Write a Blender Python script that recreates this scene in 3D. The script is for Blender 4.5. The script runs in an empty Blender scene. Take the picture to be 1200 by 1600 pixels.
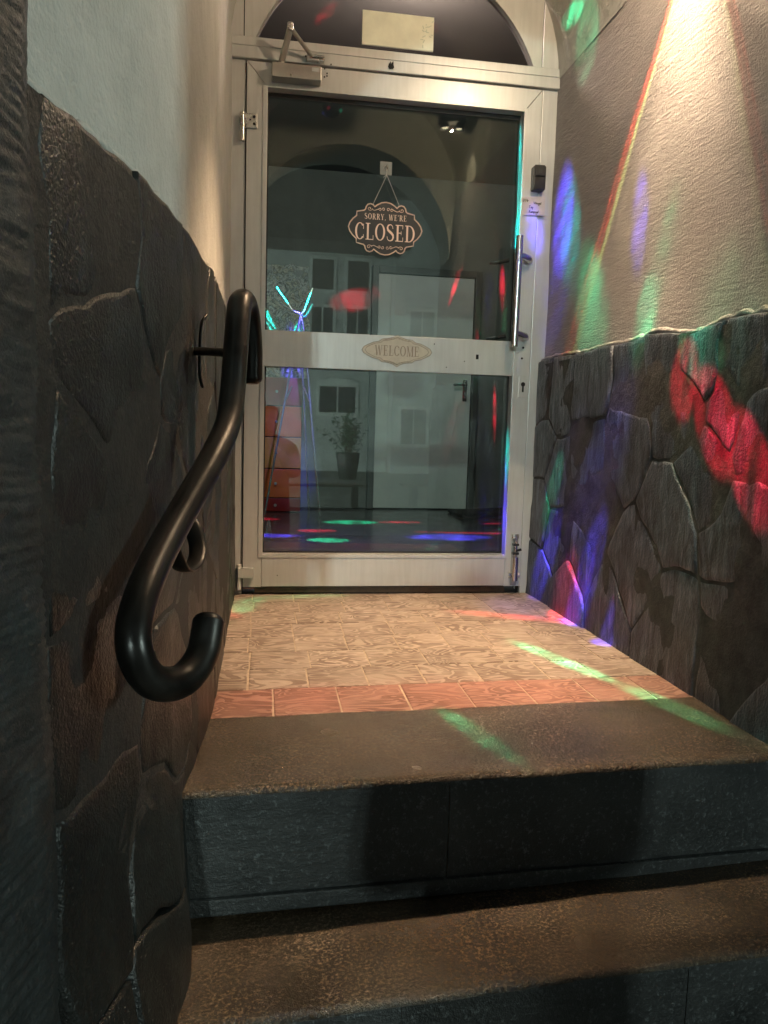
import bpy, bmesh, math, random
from mathutils import Vector, Matrix, noise
random.seed(7)
R = math.radians
S = bpy.context.scene
COL = S.collection

# ------------------------------------------------------------------ camera
cam_d = bpy.data.cameras.new('camera')
cam = bpy.data.objects.new('camera', cam_d); COL.objects.link(cam); S.camera = cam
CX = Vector((0.0973, -2.9328, 0.6376)); YAW, PITCH, ROLL = 0.1583, -0.1065, 0.0283
fw = Vector((math.sin(YAW)*math.cos(PITCH), math.cos(YAW)*math.cos(PITCH), math.sin(PITCH)))
rt = Vector((math.cos(YAW), -math.sin(YAW), 0)); up = rt.cross(fw)
r2 = rt*math.cos(ROLL) + up*math.sin(ROLL); u2 = up*math.cos(ROLL) - rt*math.sin(ROLL)
M3 = Matrix((r2, u2, -fw)).transposed()
cam.matrix_world = Matrix.Translation(CX) @ M3.to_4x4()
cam_d.sensor_fit = 'VERTICAL'; cam_d.sensor_height = 24.0; cam_d.lens = 1208.15/1600*24.0
cam_d.clip_start = 0.02; cam_d.clip_end = 400

# ------------------------------------------------------------------ night sky, moon, exposure
W = bpy.data.worlds.new('World'); S.world = W; W.use_nodes = True
nt = W.node_tree; nt.nodes.clear()
sky = nt.nodes.new('ShaderNodeTexSky'); sky.sky_type = 'NISHITA'; sky.sun_disc = False
sky.sun_elevation = R(-3); sky.sun_rotation = R(200)
bg = nt.nodes.new('ShaderNodeBackground'); bg.inputs[1].default_value = 0.05
wo = nt.nodes.new('ShaderNodeOutputWorld')
nt.links.new(sky.outputs[0], bg.inputs[0]); nt.links.new(bg.outputs[0], wo.inputs[0])
sd = bpy.data.lights.new('moon', 'SUN'); sd.energy = 0.01; sd.angle = R(2); sd.color = (.8, .9, 1)
so = bpy.data.objects.new('moon', sd); COL.objects.link(so); so.rotation_euler = (R(50), 0, R(20))
S.view_settings.view_transform = 'Standard'; S.view_settings.look = 'None'
S.view_settings.exposure = 0.3; S.view_settings.gamma = 1.0; S.view_settings.use_curve_mapping = False
S.render.engine = 'CYCLES'
cy = S.cycles
cy.use_denoising = True; cy.max_bounces = 8; cy.diffuse_bounces = 4; cy.glossy_bounces = 4
cy.transparent_max_bounces = 12; cy.sample_clamp_indirect = 4.0; cy.caustics_reflective = False; cy.caustics_refractive = False
cy.use_light_tree = True

# light levels
P_LED, P_EDGE, P_SPILL = 60, 300, 22
P_DISCO, P_ROOM = .8, 46
P_STREET_A, P_STREET_B = 2100, 1300

# ------------------------------------------------------------------ materials
MATS = {}
class N:
    """small helper around a material's node tree"""
    def __init__(s, name):
        s.m = bpy.data.materials.new(name); s.m.use_nodes = True; s.t = s.m.node_tree; MATS[name] = s.m
        s.b = s.t.nodes['Principled BSDF']; s.out = s.t.nodes['Material Output']
    def n(s, typ, **kw):
        x = s.t.nodes.new('ShaderNode' + typ)
        for k, v in kw.items():
            if k.startswith('i_'): x.inputs[k[2:].replace('_', ' ')].default_value = v
            else: setattr(x, k, v)
        return x
    def l(s, a, b): s.t.links.new(a, b)
    def coord(s, scale=(1, 1, 1), rot=(0, 0, 0), kind='Object'):
        c = s.n('TexCoord'); m = s.n('Mapping'); m.inputs['Scale'].default_value = scale; m.inputs['Rotation'].default_value = rot
        s.l(c.outputs[kind], m.inputs['Vector']); return m.outputs[0]
    def noise(s, vec, scale, detail=4, rough=.55, dist=0):
        x = s.n('TexNoise'); x.inputs['Scale'].default_value = scale; x.inputs['Detail'].default_value = detail
        x.inputs['Roughness'].default_value = rough; x.inputs['Distortion'].default_value = dist
        s.l(vec, x.inputs['Vector']); return x.outputs['Fac']
    def ramp(s, fac, stops):
        x = s.n('ValToRGB'); e = x.color_ramp.elements
        while len(e) < len(stops): e.new(.5)
        for i, (p, c) in enumerate(stops):
            e[i].position = p; e[i].color = (*c, 1) if len(c) == 3 else c
        s.l(fac, x.inputs[0]); return x.outputs[0]
    def mix(s, fac, a, b, mode='MIX'):
        x = s.n('MixRGB', blend_type=mode)
        for i, v in ((0, fac), (1, a), (2, b)):
            if hasattr(v, 'is_linked'): s.l(v, x.inputs[i])
            elif isinstance(v, (int, float)): x.inputs[i].default_value = v if i == 0 else (v, v, v, 1)
            else: x.inputs[i].default_value = (*v, 1)
        return x.outputs[0]
    def math(s, op, a, b=0.0):
        x = s.n('Math', operation=op)
        for i, v in ((0, a), (1, b)):
            if hasattr(v, 'is_linked'): s.l(v, x.inputs[i])
            else: x.inputs[i].default_value = v
        return x.outputs[0]
    def bump(s, h, strength, dist=.01, prev=None):
        x = s.n('Bump'); x.inputs['Strength'].default_value = strength; x.inputs['Distance'].default_value = dist
        s.l(h, x.inputs['Height'])
        if prev is not None: s.l(prev, x.inputs['Normal'])
        return x.outputs[0]
    def rnd(s):
        return s.n('ObjectInfo').outputs['Random']
    def base(s, v):
        if hasattr(v, 'is_linked'): s.l(v, s.b.inputs['Base Color'])
        else: s.b.inputs['Base Color'].default_value = (*v, 1)
    def rough(s, v):
        if hasattr(v, 'is_linked'): s.l(v, s.b.inputs['Roughness'])
        else: s.b.inputs['Roughness'].default_value = v
    def nrm(s, v): s.l(v, s.b.inputs['Normal'])

def simple(name, col, rough=.5, metal=0.0, var=.0, scale=20, bumpk=0, bscale=60):
    a = N(name); a.b.inputs['Metallic'].default_value = metal
    v = a.coord()
    if var:
        f = a.noise(v, scale, 5, .6)
        lo = tuple(c*(1-var) for c in col); hi = tuple(min(1, c*(1+var)) for c in col)
        a.base(a.ramp(f, [(.3, lo), (.7, hi)]))
        a.rough(a.ramp(f, [(.3, (rough*.85,)*3), (.7, (min(1, rough*1.15),)*3)]))
    else:
        a.base(col); a.rough(rough)
    if bumpk: a.nrm(a.bump(a.noise(v, bscale, 6, .6), bumpk, .004))
    return a.m

# roughcast plaster, brushed in slanting strokes
a = N('plaster_brushed')
v = a.coord(); vs = a.coord((1, 6, 44), (R(26), 0, 0)); vs2 = a.coord((1, 20, 90), (R(-14), 0, 0))
big = a.noise(v, 3, 4, .6); st = a.noise(vs, 2.3, 6, .65, .5); st2 = a.noise(vs2, 1.8, 5, .6, .4); gr = a.noise(v, 150, 4, .7)
col = a.ramp(big, [(.3, (.345, .32, .32)), (.7, (.44, .41, .405))])
a.base(a.mix(.35, col, a.ramp(st, [(.35, (.27, .25, .245)), (.65, (.51, .48, .47))])))
a.rough(.9)
h = a.mix(.45, a.mix(.4, st, st2), gr)
a.nrm(a.bump(h, 1.0, .018))
# smoother painted plaster
a = N('plaster_smooth')
v = a.coord(); big = a.noise(v, 2.5, 5, .6); md = a.noise(v, 14, 5, .6, .3); gr = a.noise(v, 110, 3, .6)
a.base(a.mix(.3, a.ramp(big, [(.3, (.40, .41, .385)), (.7, (.53, .53, .50))]), a.ramp(md, [(.35, (.36, .365, .345)), (.65, (.56, .56, .53))]))); a.rough(.82)
a.nrm(a.bump(a.mix(.3, md, gr), .7, .016))
# slate flagstones: cleft, streaked, a different tone each
def slate(name, lo, hi, warm, rough, streak=(3, 3, 1), bd=.018):
    a = N(name)
    v = a.coord(); rn = a.rnd()
    off = a.n('VectorMath', operation='ADD'); sc = a.n('VectorMath', operation='SCALE'); cmb = a.n('CombineXYZ')
    for i in range(3): a.l(a.math('MULTIPLY', rn, (13.7, 29.1, 7.3)[i]), cmb.inputs[i])
    a.l(v, off.inputs[0]); a.l(cmb.outputs[0], off.inputs[1]); vo = off.outputs[0]
    mp = a.n('Mapping'); mp.inputs['Scale'].default_value = streak; a.l(vo, mp.inputs[0])
    cl = a.noise(mp.outputs[0], 9, 5, .66, 1.1); bg_ = a.noise(vo, 5, 2, .6); fine = a.noise(vo, 150, 2, .7)
    rid = a.n('TexNoise', noise_type='RIDGED_MULTIFRACTAL'); rid.inputs['Scale'].default_value = 4; rid.inputs['Detail'].default_value = 3
    a.l(mp.outputs[0], rid.inputs['Vector'])
    c1 = a.ramp(bg_, [(.32, lo), (.68, hi)])
    c2 = a.mix(a.ramp(rn, [(.35, (0, 0, 0)), (.9, (.75,)*3)]), c1, warm)
    c3 = a.mix(.62, c2, a.ramp(cl, [(.36, tuple(x*.3 for x in lo)), (.55, hi), (.70, tuple(min(1, x*2.6) for x in hi))]))
    # mica flecks
    vor = a.n('TexVoronoi'); vor.inputs['Scale'].default_value = 260; a.l(vo, vor.inputs['Vector'])
    sep = a.n('SeparateColor'); a.l(vor.outputs['Color'], sep.inputs[0])
    fl = a.math('MULTIPLY', a.math('GREATER_THAN', sep.outputs[0], .975), a.math('LESS_THAN', vor.outputs['Distance'], .22))
    a.base(a.mix(fl, c3, (.40, .38, .35)))
    a.rough(a.mix(fl, a.ramp(cl, [(.35, (rough+.15,)*3), (.65, (rough,)*3)]), .18))
    a.b.inputs['Specular IOR Level'].default_value = .55
    h = a.mix(.35, a.mix(.4, cl, rid.outputs[0]), fine)
    a.nrm(a.bump(h, .9, bd))
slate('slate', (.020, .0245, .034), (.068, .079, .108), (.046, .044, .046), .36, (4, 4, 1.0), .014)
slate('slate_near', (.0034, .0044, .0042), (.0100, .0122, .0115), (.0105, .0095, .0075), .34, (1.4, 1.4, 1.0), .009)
a = N('mortar'); v = a.coord(); a.base(a.ramp(a.noise(v, 18, 5, .6), [(.35, (.017, .018, .019)), (.65, (.054, .055, .057))])); a.rough(.9)
a.nrm(a.bump(a.noise(v, 60, 6, .7), .8, .01))
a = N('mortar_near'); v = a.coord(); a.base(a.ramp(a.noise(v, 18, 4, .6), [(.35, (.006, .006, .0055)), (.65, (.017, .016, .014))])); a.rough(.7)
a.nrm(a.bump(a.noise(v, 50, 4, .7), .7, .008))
# riven quoin
a = N('quoin_stone'); v = a.coord((1, 1, 1)); n1 = a.noise(v, 12, 6, .65); n2 = a.noise(v, 90, 5, .7)
a.base(a.ramp(n1, [(.32, (.006, .0085, .009)), (.68, (.026, .034, .036))])); a.rough(.5)
a.nrm(a.bump(a.mix(.5, n1, n2), .8, .01))
# embossed wood-look floor tiles
def tile_mat(name, lo, hi, line):
    a = N(name); v = a.coord(); rn = a.rnd()
    off = a.n('VectorMath', operation='ADD'); cmb = a.n('CombineXYZ')
    for i in range(3): a.l(a.math('MULTIPLY', rn, (31.7, 17.1, 11.3)[i]), cmb.inputs[i])
    a.l(v, off.inputs[0]); a.l(cmb.outputs[0], off.inputs[1])
    mp = a.n('Mapping'); mp.inputs['Scale'].default_value = (1.0, 2.3, 1); a.l(off.outputs[0], mp.inputs[0])
    n1 = a.noise(mp.outputs[0], 4.6, 2, .5, 1.2)
    wv = a.math('SINE', a.math('MULTIPLY', n1, 70))
    wv = a.ramp(wv, [(.0, (0, 0, 0)), (.45, (.85,)*3), (1, (1,)*3)])
    soft = a.noise(off.outputs[0], 26, 5, .65, .4); fine = a.noise(v, 220, 3, .6)
    amt = a.ramp(a.noise(off.outputs[0], 9, 3, .5), [(.38, (.35,)*3), (.60, (1,)*3)])
    base = a.ramp(soft, [(.3, lo), (.7, hi)])
    tone = a.mix(a.math('MULTIPLY', rn, .6), base, tuple(x*.7 for x in lo))
    inv = a.math('MULTIPLY', a.math('SUBTRACT', 1.0, wv), amt)
    a.base(a.mix(a.math('MULTIPLY', inv, .9), tone, line))
    a.rough(a.ramp(soft, [(.3, (.5,)*3), (.7, (.68,)*3)]))
    hh = a.mix(.25, a.math('SUBTRACT', soft, a.math('MULTIPLY', inv, .8)), fine)
    a.nrm(a.bump(hh, .8, .005))
tile_mat('tile_tan', (.39, .31, .255), (.53, .43, .36), (.16, .112, .085))
tile_mat('tile_red', (.35, .19, .145), (.47, .285, .23), (.16, .075, .055))
simple('grout', (.44, .35, .265), .9, 0, .3, 30, .5, 90)
# rough dark step stone
a = N('step_stone'); v = a.coord(); n1 = a.noise(v, 3.2, 3, .5, .1); n2 = a.noise(v, 165, 3, .8); n3 = a.noise(v, 70, 4, .75)
c = a.ramp(n1, [(.28, (.016, .0105, .006)), (.72, (.062, .043, .025))])
sp_ = a.math('MULTIPLY', a.ramp(n2, [(.50, (0,)*3), (.66, (1,)*3)]), a.ramp(a.noise(v, 5, 3, .6), [(.36, (.12,)*3), (.66, (.75,)*3)]))
a.base(a.mix(sp_, c, (.23, .165, .10)))
a.rough(a.ramp(n1, [(.25, (.17,)*3), (.75, (.30,)*3)])); a.b.inputs['Specular IOR Level'].default_value = .8
a.nrm(a.bump(a.mix(.5, n3, n2), .9, .009))
# painted dark risers
a = N('riser_paint'); v = a.coord(); n1 = a.noise(v, 5, 6, .65); n2 = a.noise(v, 100, 3, .8); n3 = a.noise(a.coord((3, 1, 14)), 4, 5, .6)
c = a.ramp(n1, [(.30, (.015, .0165, .0165)), (.70, (.058, .061, .060))])
a.base(a.mix(a.ramp(n2, [(.56, (0,)*3), (.70, (.7,)*3)]), c, (.17, .185, .185)))
a.rough(.5); a.nrm(a.bump(a.mix(.5, n3, n2), .7, .010))
# powder coated aluminium with dull dirt
a = N('door_aluminium'); v = a.coord(); vb = a.coord((1, 1, .08)); n1 = a.noise(v, 4, 6, .6); n2 = a.noise(vb, 70, 4, .6)
c = a.ramp(n1, [(.3, (.55, .565, .56)), (.7, (.67, .685, .68))])
a.base(a.mix(.18, c, a.ramp(n2, [(.3, (.42, .40, .37)), (.7, (.80, .79, .76))])))
a.b.inputs['Metallic'].default_value = .3; a.rough(a.ramp(n1, [(.3, (.30,)*3), (.7, (.44,)*3)]))
a.nrm(a.bump(n2, .04, .002))
simple('bright_metal', (.62, .60, .57), .28, .9, .15, 30)
simple('brushed_steel', (.60, .58, .56), .24, 1.0, .1, 60)
simple('closer_metal', (.40, .385, .36), .38, .75, .12, 20)
simple('dark_hole', (.008, .008, .008), .8)
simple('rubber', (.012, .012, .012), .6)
simple('threshold_brown', (.055, .040, .026), .45, .3, .3, 40)
simple('black_plastic', (.012, .012, .013), .35, 0, .2, 40)
simple('iron_black', (.013, .011, .009), .34, .4, .65, 14, .10, 55)
simple('sign_brown', (.011, .008, .0075), .5, 0, .25, 30)
simple('sign_copper', (.80, .57, .46), .45, .1)
simple('clear_plate', (.20, .21, .20), .25)
simple('string', (.45, .44, .40), .9)
simple('paper', (.62, .56, .52), .8, 0, .1, 30)
simple('ink', (.05, .03, .05), .8)
simple('sticker_beige', (.60, .555, .475), .6, 0, .08, 60)
simple('sticker_dark', (.30, .25, .19), .6)
simple('panel_pale', (.78, .80, .66), .5, 0, .1, 12)
simple('panel_mark', (.58, .64, .53), .5)
simple('wall_inside', (.16, .175, .165), .85, 0, .15, 6, .3, 60)
simple('ceiling_inside', (.10, .105, .10), .9)
simple('door_white', (.62, .63, .62), .45, 0, .05, 8)
simple('door_dark', (.05, .052, .05), .5)
simple('floor_inside', (.060, .060, .068), .22, 0, .35, 9, .10, 30)
simple('drawer_red', (.34, .020, .014), .45, 0, .12, 8)
simple('drawer_orange', (.74, .19, .025), .45, 0, .12, 8)
simple('drawer_ochre', (.74, .36, .05), .45, 0, .12, 8)
simple('carcass_wood', (.10, .04, .02), .5)
simple('rack_metal', (.70, .70, .72), .25, .8)
a = N('foil'); v = a.coord(); n1 = a.noise(v, 8, 5, .65, 2.0); a.base(a.ramp(n1, [(.34, (.02, .02, .02)), (.46, (.75, .75, .72)), (.52, (.10, .10, .09)), (.58, (.8, .74, .6)), (.68, (.16, .10, .04))]))  # glints and dark folds of the crumpled foil painted into the base colour
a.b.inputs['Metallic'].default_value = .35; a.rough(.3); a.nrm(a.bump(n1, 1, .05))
simple('mat_black', (.008, .008, .009), .9)
simple('street_plaster', (.42, .44, .43), .9, 0, .12, 1.2, .3, 20)
simple('street_trim', (.55, .57, .55), .8)
simple('street_dark', (.03, .033, .034), .4)
simple('street_roof', (.04, .038, .037), .8)
simple('wood_slat', (.13, .10, .075), .6, 0, .3, 10)
simple('pot', (.03, .033, .032), .6)
simple('leaf', (.045, .085, .045), .55, 0, .4, 4)
simple('stem', (.05, .04, .025), .8)
simple('post_metal', (.04, .045, .045), .45, .6)
simple('facade_plaster', (.38, .39, .37), .9, 0, .12, 2, .4, 40)
a = N('paving'); v = a.coord(); br = a.n('TexBrick'); br.inputs['Scale'].default_value = 1.6
br.inputs['Color1'].default_value = (.17, .17, .16, 1); br.inputs['Color2'].default_value = (.22, .215, .2, 1); br.inputs['Mortar'].default_value = (.06, .06, .055, 1)
br.inputs['Mortar Size'].default_value = .012; br.inputs['Brick Width'].default_value = .9; br.inputs['Row Height'].default_value = .6
a.l(v, br.inputs['Vector']); a.base(a.mix(.3, br.outputs['Color'], a.ramp(a.noise(v, 6, 6, .6), [(.3, (.08,)*3), (.7, (.3,)*3)]))); a.rough(.7)
def emit(name, col, k):
    a = N(name); a.base((.02, .02, .02)); a.b.inputs['Emission Color'].default_value = (*col, 1); a.b.inputs['Emission Strength'].default_value = k
emit('led_warm', (1, .82, .55), 8)
emit('lamp_white', (.85, 1, .93), 6)
emit('lens_green', (.1, 1, .5), .6); emit('lens_red', (1, .06, .08), .5); emit('lens_blue', (.2, .2, 1), .6)
# window pane: clear sheet, mirror by Fresnel
def glass(name, tint, ior):
    a = N(name); t = a.t
    tr = a.n('BsdfTransparent'); tr.inputs[0].default_value = (*tint, 1)
    gl = a.n('BsdfGlossy'); gl.inputs['Roughness'].default_value = .0; gl.inputs['Color'].default_value = (.93, 1, .97, 1)
    fr = a.n('Fresnel'); fr.inputs['IOR'].default_value = ior
    mx = a.n('MixShader'); a.l(fr.outputs[0], mx.inputs[0]); a.l(tr.outputs[0], mx.inputs[1]); a.l(gl.outputs[0], mx.inputs[2])
    a.l(mx.outputs[0], a.out.inputs['Surface'])
glass('pane', (.80, .86, .83), 1.66)
glass('pane_transom', (.70, .62, .60), 1.36)

# ------------------------------------------------------------------ mesh helpers
class MB:
    def __init__(s): s.v = []; s.f = []; s.sm = []
    def add(s, vs, fs, smooth=False):
        o = len(s.v); s.v += [tuple(p) for p in vs]; s.f += [tuple(i+o for i in f) for f in fs]; s.sm += [smooth]*len(fs); return s
    def box(s, x0, x1, y0, y1, z0, z1, bev=0.0):
        if bev <= 0:
            vs = [(x, y, z) for x in (x0, x1) for y in (y0, y1) for z in (z0, z1)]
            return s.add(vs, [(0, 1, 3, 2), (4, 6, 7, 5), (0, 4, 5, 1), (2, 3, 7, 6), (0, 2, 6, 4), (1, 5, 7, 3)])
        bm = bmesh.new(); bmesh.ops.create_cube(bm, size=1)
        for w in bm.verts: w.co = ((x0+x1)/2+w.co.x*(x1-x0), (y0+y1)/2+w.co.y*(y1-y0), (z0+z1)/2+w.co.z*(z1-z0))
        bmesh.ops.bevel(bm, geom=bm.edges[:], offset=bev, segments=2, affect='EDGES', profile=.6)
        return s.frombm(bm)
    def frombm(s, bm, smooth=False):
        bm.verts.index_update()
        s.add([w.co[:] for w in bm.verts], [[w.index for w in f.verts] for f in bm.faces], smooth); bm.free(); return s
    def prism(s, poly, y0, y1, bev=0.0):
        """polygon of (x, z), extruded from y0 (front) to y1"""
        bm = bmesh.new(); vs = [bm.verts.new((p[0], y0, p[1])) for p in poly]; f = bm.faces.new(vs)
        g = bmesh.ops.extrude_face_region(bm, geom=[f]); bmesh.ops.translate(bm, vec=(0, y1-y0, 0), verts=[e for e in g['geom'] if isinstance(e, bmesh.types.BMVert)])
        bmesh.ops.recalc_face_normals(bm, faces=bm.faces)
        if bev: bmesh.ops.bevel(bm, geom=bm.edges[:], offset=bev, segments=2, affect='EDGES', profile=.6)
        return s.frombm(bm)
    def tube(s, pts, r, n=14, cap=True, flat=1.0, updir=None):
        pts = [Vector(p) for p in pts]; rs = r if isinstance(r, (list, tuple)) else [r]*len(pts)
        tans = [(pts[min(i+1, len(pts)-1)] - pts[max(i-1, 0)]).normalized() for i in range(len(pts))]
        ref = Vector(updir) if updir else (Vector((0, 0, 1)) if abs(tans[0].z) < .9 else Vector((1, 0, 0)))
        nn = (ref - tans[0]*ref.dot(tans[0])).normalized(); vs = []; o = []
        for i, p in enumerate(pts):
            nn = (nn - tans[i]*nn.dot(tans[i])).normalized(); b = tans[i].cross(nn)
            for k in range(n):
                a = 2*math.pi*k/n; vs.append(p + nn*(math.cos(a)*rs[i]) + b*(math.sin(a)*rs[i]*flat))
        fs = [(i*n+k, i*n+(k+1) % n, (i+1)*n+(k+1) % n, (i+1)*n+k) for i in range(len(pts)-1) for k in range(n)]
        s.add(vs, fs, True)
        if cap:
            c0 = len(s.v); m = len(pts)-1
            s.add([vs[k] for k in range(n)], [tuple(reversed(range(n)))]); s.add([vs[m*n+k] for k in range(n)], [tuple(range(n))])
        return s
    def lathe(s, prof, c, n=24):
        vs = [(c[0]+r*math.cos(2*math.pi*k/n), c[1]+r*math.sin(2*math.pi*k/n), c[2]+z) for r, z in prof for k in range(n)]
        s.add(vs, [(i*n+k, i*n+(k+1) % n, (i+1)*n+(k+1) % n, (i+1)*n+k) for i in range(len(prof)-1) for k in range(n)], True); return s
    def disc(s, c, r, axis='y', n=20, t=.003):
        c = Vector(c); d = {'x': Vector((1, 0, 0)), 'y': Vector((0, 1, 0)), 'z': Vector((0, 0, 1))}[axis]
        return s.tube([c-d*t/2, c+d*t/2], r, n)
    def build(s, name, mat, parent=None):
        me = bpy.data.meshes.new(name); me.from_pydata(s.v, [], s.f); me.update()
        me.polygons.foreach_set('use_smooth', s.sm)
        me.materials.append(MATS[mat]); return link(name, me, parent)
def link(name, me, parent=None):
    o = bpy.data.objects.new(name, me); COL.objects.link(o)
    if parent is not None: adopt(o, parent)
    return o
def world_loc(o):
    v = Vector((0, 0, 0))
    while o: v += o.location; o = o.parent if not o.get('abs') else None
    return v
def adopt(o, parent):
    o.parent = parent
    if parent.type == 'EMPTY': o.matrix_parent_inverse = Matrix.Translation(-parent.location)
def thing(name, label, cat, loc=(0, 0, 0), group=None):
    o = bpy.data.objects.new(name, None); o.empty_display_size = .1; COL.objects.link(o); o.location = loc
    return tag(o, label, cat, group)
def tag(o, label=None, cat=None, group=None, kind=None):
    if label: o['label'] = label
    if cat: o['category'] = cat
    if group: o['group'] = group
    if kind: o['kind'] = kind
    return o
def smooth_path(pts, k=8):
    P = [Vector(p) for p in pts]; P = [P[0]*2-P[1]] + P + [P[-1]*2-P[-2]]; out = []
    for i in range(1, len(P)-2):
        for j in range(k):
            t = j/k; a, b, c, d = P[i-1], P[i], P[i+1], P[i+2]
            out.append(.5*((2*b) + (c-a)*t + (2*a-5*b+4*c-d)*t*t + (3*b-a-3*c+d)*t**3))
    return out + [P[-2]]
def interp(x, xs, ys):
    if x <= xs[0]: return ys[0]
    for i in range(len(xs)-1):
        if x <= xs[i+1]:
            t = (x-xs[i])/(xs[i+1]-xs[i]); return ys[i]+(ys[i+1]-ys[i])*t
    return ys[-1]

# ------------------------------------------------------------------ the setting
STREET = -.92
EDGE = [0, -1.590, -1.840, -2.090, -2.340]           # front edges of landing and steps
RISE = .230
g = MB(); g.add([(-60, -90, STREET), (60, -90, STREET), (60, 20, STREET), (-60, 20, STREET)], [(0, 1, 2, 3)])
tag(g.build('street_paving', 'paving'), kind='structure')

# steps: a rough stone tread slab on a painted riser
def rough_slab(x0, x1, y0, y1, ztop, th, seed):
    """tread slab with a worn, slightly wavy front edge"""
    nx = 60; vs = []; ny = 12
    prof = [(y1, 0)] + [(y1+(y0+.012-y1)*j/ny, 0) for j in range(1, ny+1)] + [(y0+.004, -.003), (y0, -.010), (y0, -th)]
    for i in range(nx+1):
        x = x0+(x1-x0)*i/nx
        for k, (y, dz) in enumerate(prof):
            nz = noise.noise(Vector((x*6, y*6, seed)))*.0025 + noise.noise(Vector((x*30, y*30, seed)))*.0008
            ny_ = noise.noise(Vector((x*9, seed, 1.3)))*.004 if k >= len(prof)-4 else 0
            vs.append((x, y+ny_, ztop+dz+nz))
    m = len(prof)
    fs = [(i*m+k, (i+1)*m+k, (i+1)*m+k+1, i*m+k+1) for i in range(nx) for k in range(m-1)]
    b = MB(); b.add(vs, fs, True); return b
XL, XR = -.16, 1.21
landing = thing('landing', None, None, (0.57, -.8, 0)); landing['kind'] = 'structure'
b = MB(); b.box(XL, XR, -1.252, .07, STREET, -.0022); b.box(XL, XR, -1.55, -1.253, STREET, -.02); b.build('landing_base', 'grout', landing)
rough_slab(XL, XR, EDGE[1], -1.247, 0, .012, 1.0).build('nosing_slab', 'step_stone', landing)
for k in range(1, 5):
    zt = -RISE*(k-1); zb = max(STREET, zt-RISE)
    st = landing if k == 1 else None
    if k > 1:
        st = thing('step', None, None, (0.57, EDGE[k], zb)); st['kind'] = 'structure'
        rough_slab(XL-.2, XR+.25, EDGE[k], EDGE[k-1]+.02, zt, .012, k*3.1).build('tread', 'step_stone', st)
    # riser in three cast blocks, joints slightly open, with a small skirting course at the foot
    xs = [XL-.2, .45, .99, XR+.25] if k == 1 else [XL-.2, .32, .81, XR+.25]
    for i in range(len(xs)-1):
        bm = bmesh.new(); bmesh.ops.create_grid(bm, x_segments=14, y_segments=8, size=.5)
        y0 = EDGE[k]+.002+random.uniform(-.002, .002)
        for w in bm.verts:
            x = xs[i]+.0006+(w.co.x+.5)*(xs[i+1]-xs[i]-.0012); z = zb+.03+(w.co.y+.5)*(zt-.010-zb-.03)
            w.co = (x, y0+noise.noise(Vector((x*7, z*7, k)))*.004, z)
        m = MB(); m.frombm(bm, True); m.build('riser_block', 'riser_paint', st)
    m = MB(); m.box(XL-.2, XR+.25, EDGE[k]-.008, EDGE[k]+.02, zb-.0, zb+.032, .004); m.build('skirting', 'riser_paint', st)

# landing tiles, one by one
rows = [0.05, -.131, -.287, -.443, -.599, -.755, -.911, -1.067]
GAP = .0045
def tile(x0, x1, y0, y1, mat, name='tile'):
    zz = random.uniform(-.0004, .0004); e = .002
    x0 += GAP/2; x1 -= GAP/2; y0 += GAP/2; y1 -= GAP/2
    sk = [random.uniform(-.0012, .0012) for _ in range(8)]
    t4 = [(x0+sk[0], y0+sk[1]), (x1+sk[2], y0+sk[3]), (x1+sk[4], y1+sk[5]), (x0+sk[6], y1+sk[7])]
    cx, cy_ = (x0+x1)/2, (y0+y1)/2
    inn = [(p[0]+math.copysign(e, cx-p[0]), p[1]+math.copysign(e, cy_-p[1])) for p in t4]
    vs = [(p[0], p[1], -.014) for p in t4]+[(p[0], p[1], zz-.0009) for p in t4]+[(p[0], p[1], zz+random.uniform(-.0006, .0006)) for p in inn]
    fs = [(8, 9, 10, 11)]
    for j in range(4):
        k = (j+1) % 4; fs += [(j, k, 4+k, 4+j), (4+j, 4+k, 8+k, 8+j)]
    MB().add(vs, fs).build(name, mat, landing)
for r_ in range(len(rows)-1):
    y1, y0 = rows[r_], rows[r_+1]
    x = -.09; first = [.068, .074, .066, .070, .064, .071, .069][r_]
    tile(x, first, y0, y1, 'tile_tan'); x = first
    wid = [.152, .160, .150, .158, .153, .162, .150][r_]
    while x < 1.16:
        w = wid+random.choice([0, 0, 0, .055, -.03])*(1 if r_ % 2 else .6)
        x1 = min(x+w, 1.17)
        if 1.17-x1 < .05: x1 = 1.17
        tile(x, x1, y0, y1, 'tile_tan'); x = x1
xs = [-.09, .130, .284, .445, .598, .752, .910, 1.062, 1.17]
for i in range(len(xs)-1): tile(xs[i], xs[i+1], -1.245, -1.067, 'tile_red', 'red_tile')

for o in [c for r_ in list(COL.objects) if r_.name.split('.')[0] in ('landing', 'step') for c in r_.children]:
    low = o.parent.name.startswith('step')
    for w in o.data.vertices:
        x_, y_, z_ = w.co
        if y_ < 0: w.co.y = y_+.040*(x_-.57)*min(1, -y_/1.2)
        if low: w.co.z = z_+.022*(x_-.57)
    o.data.update()
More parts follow.
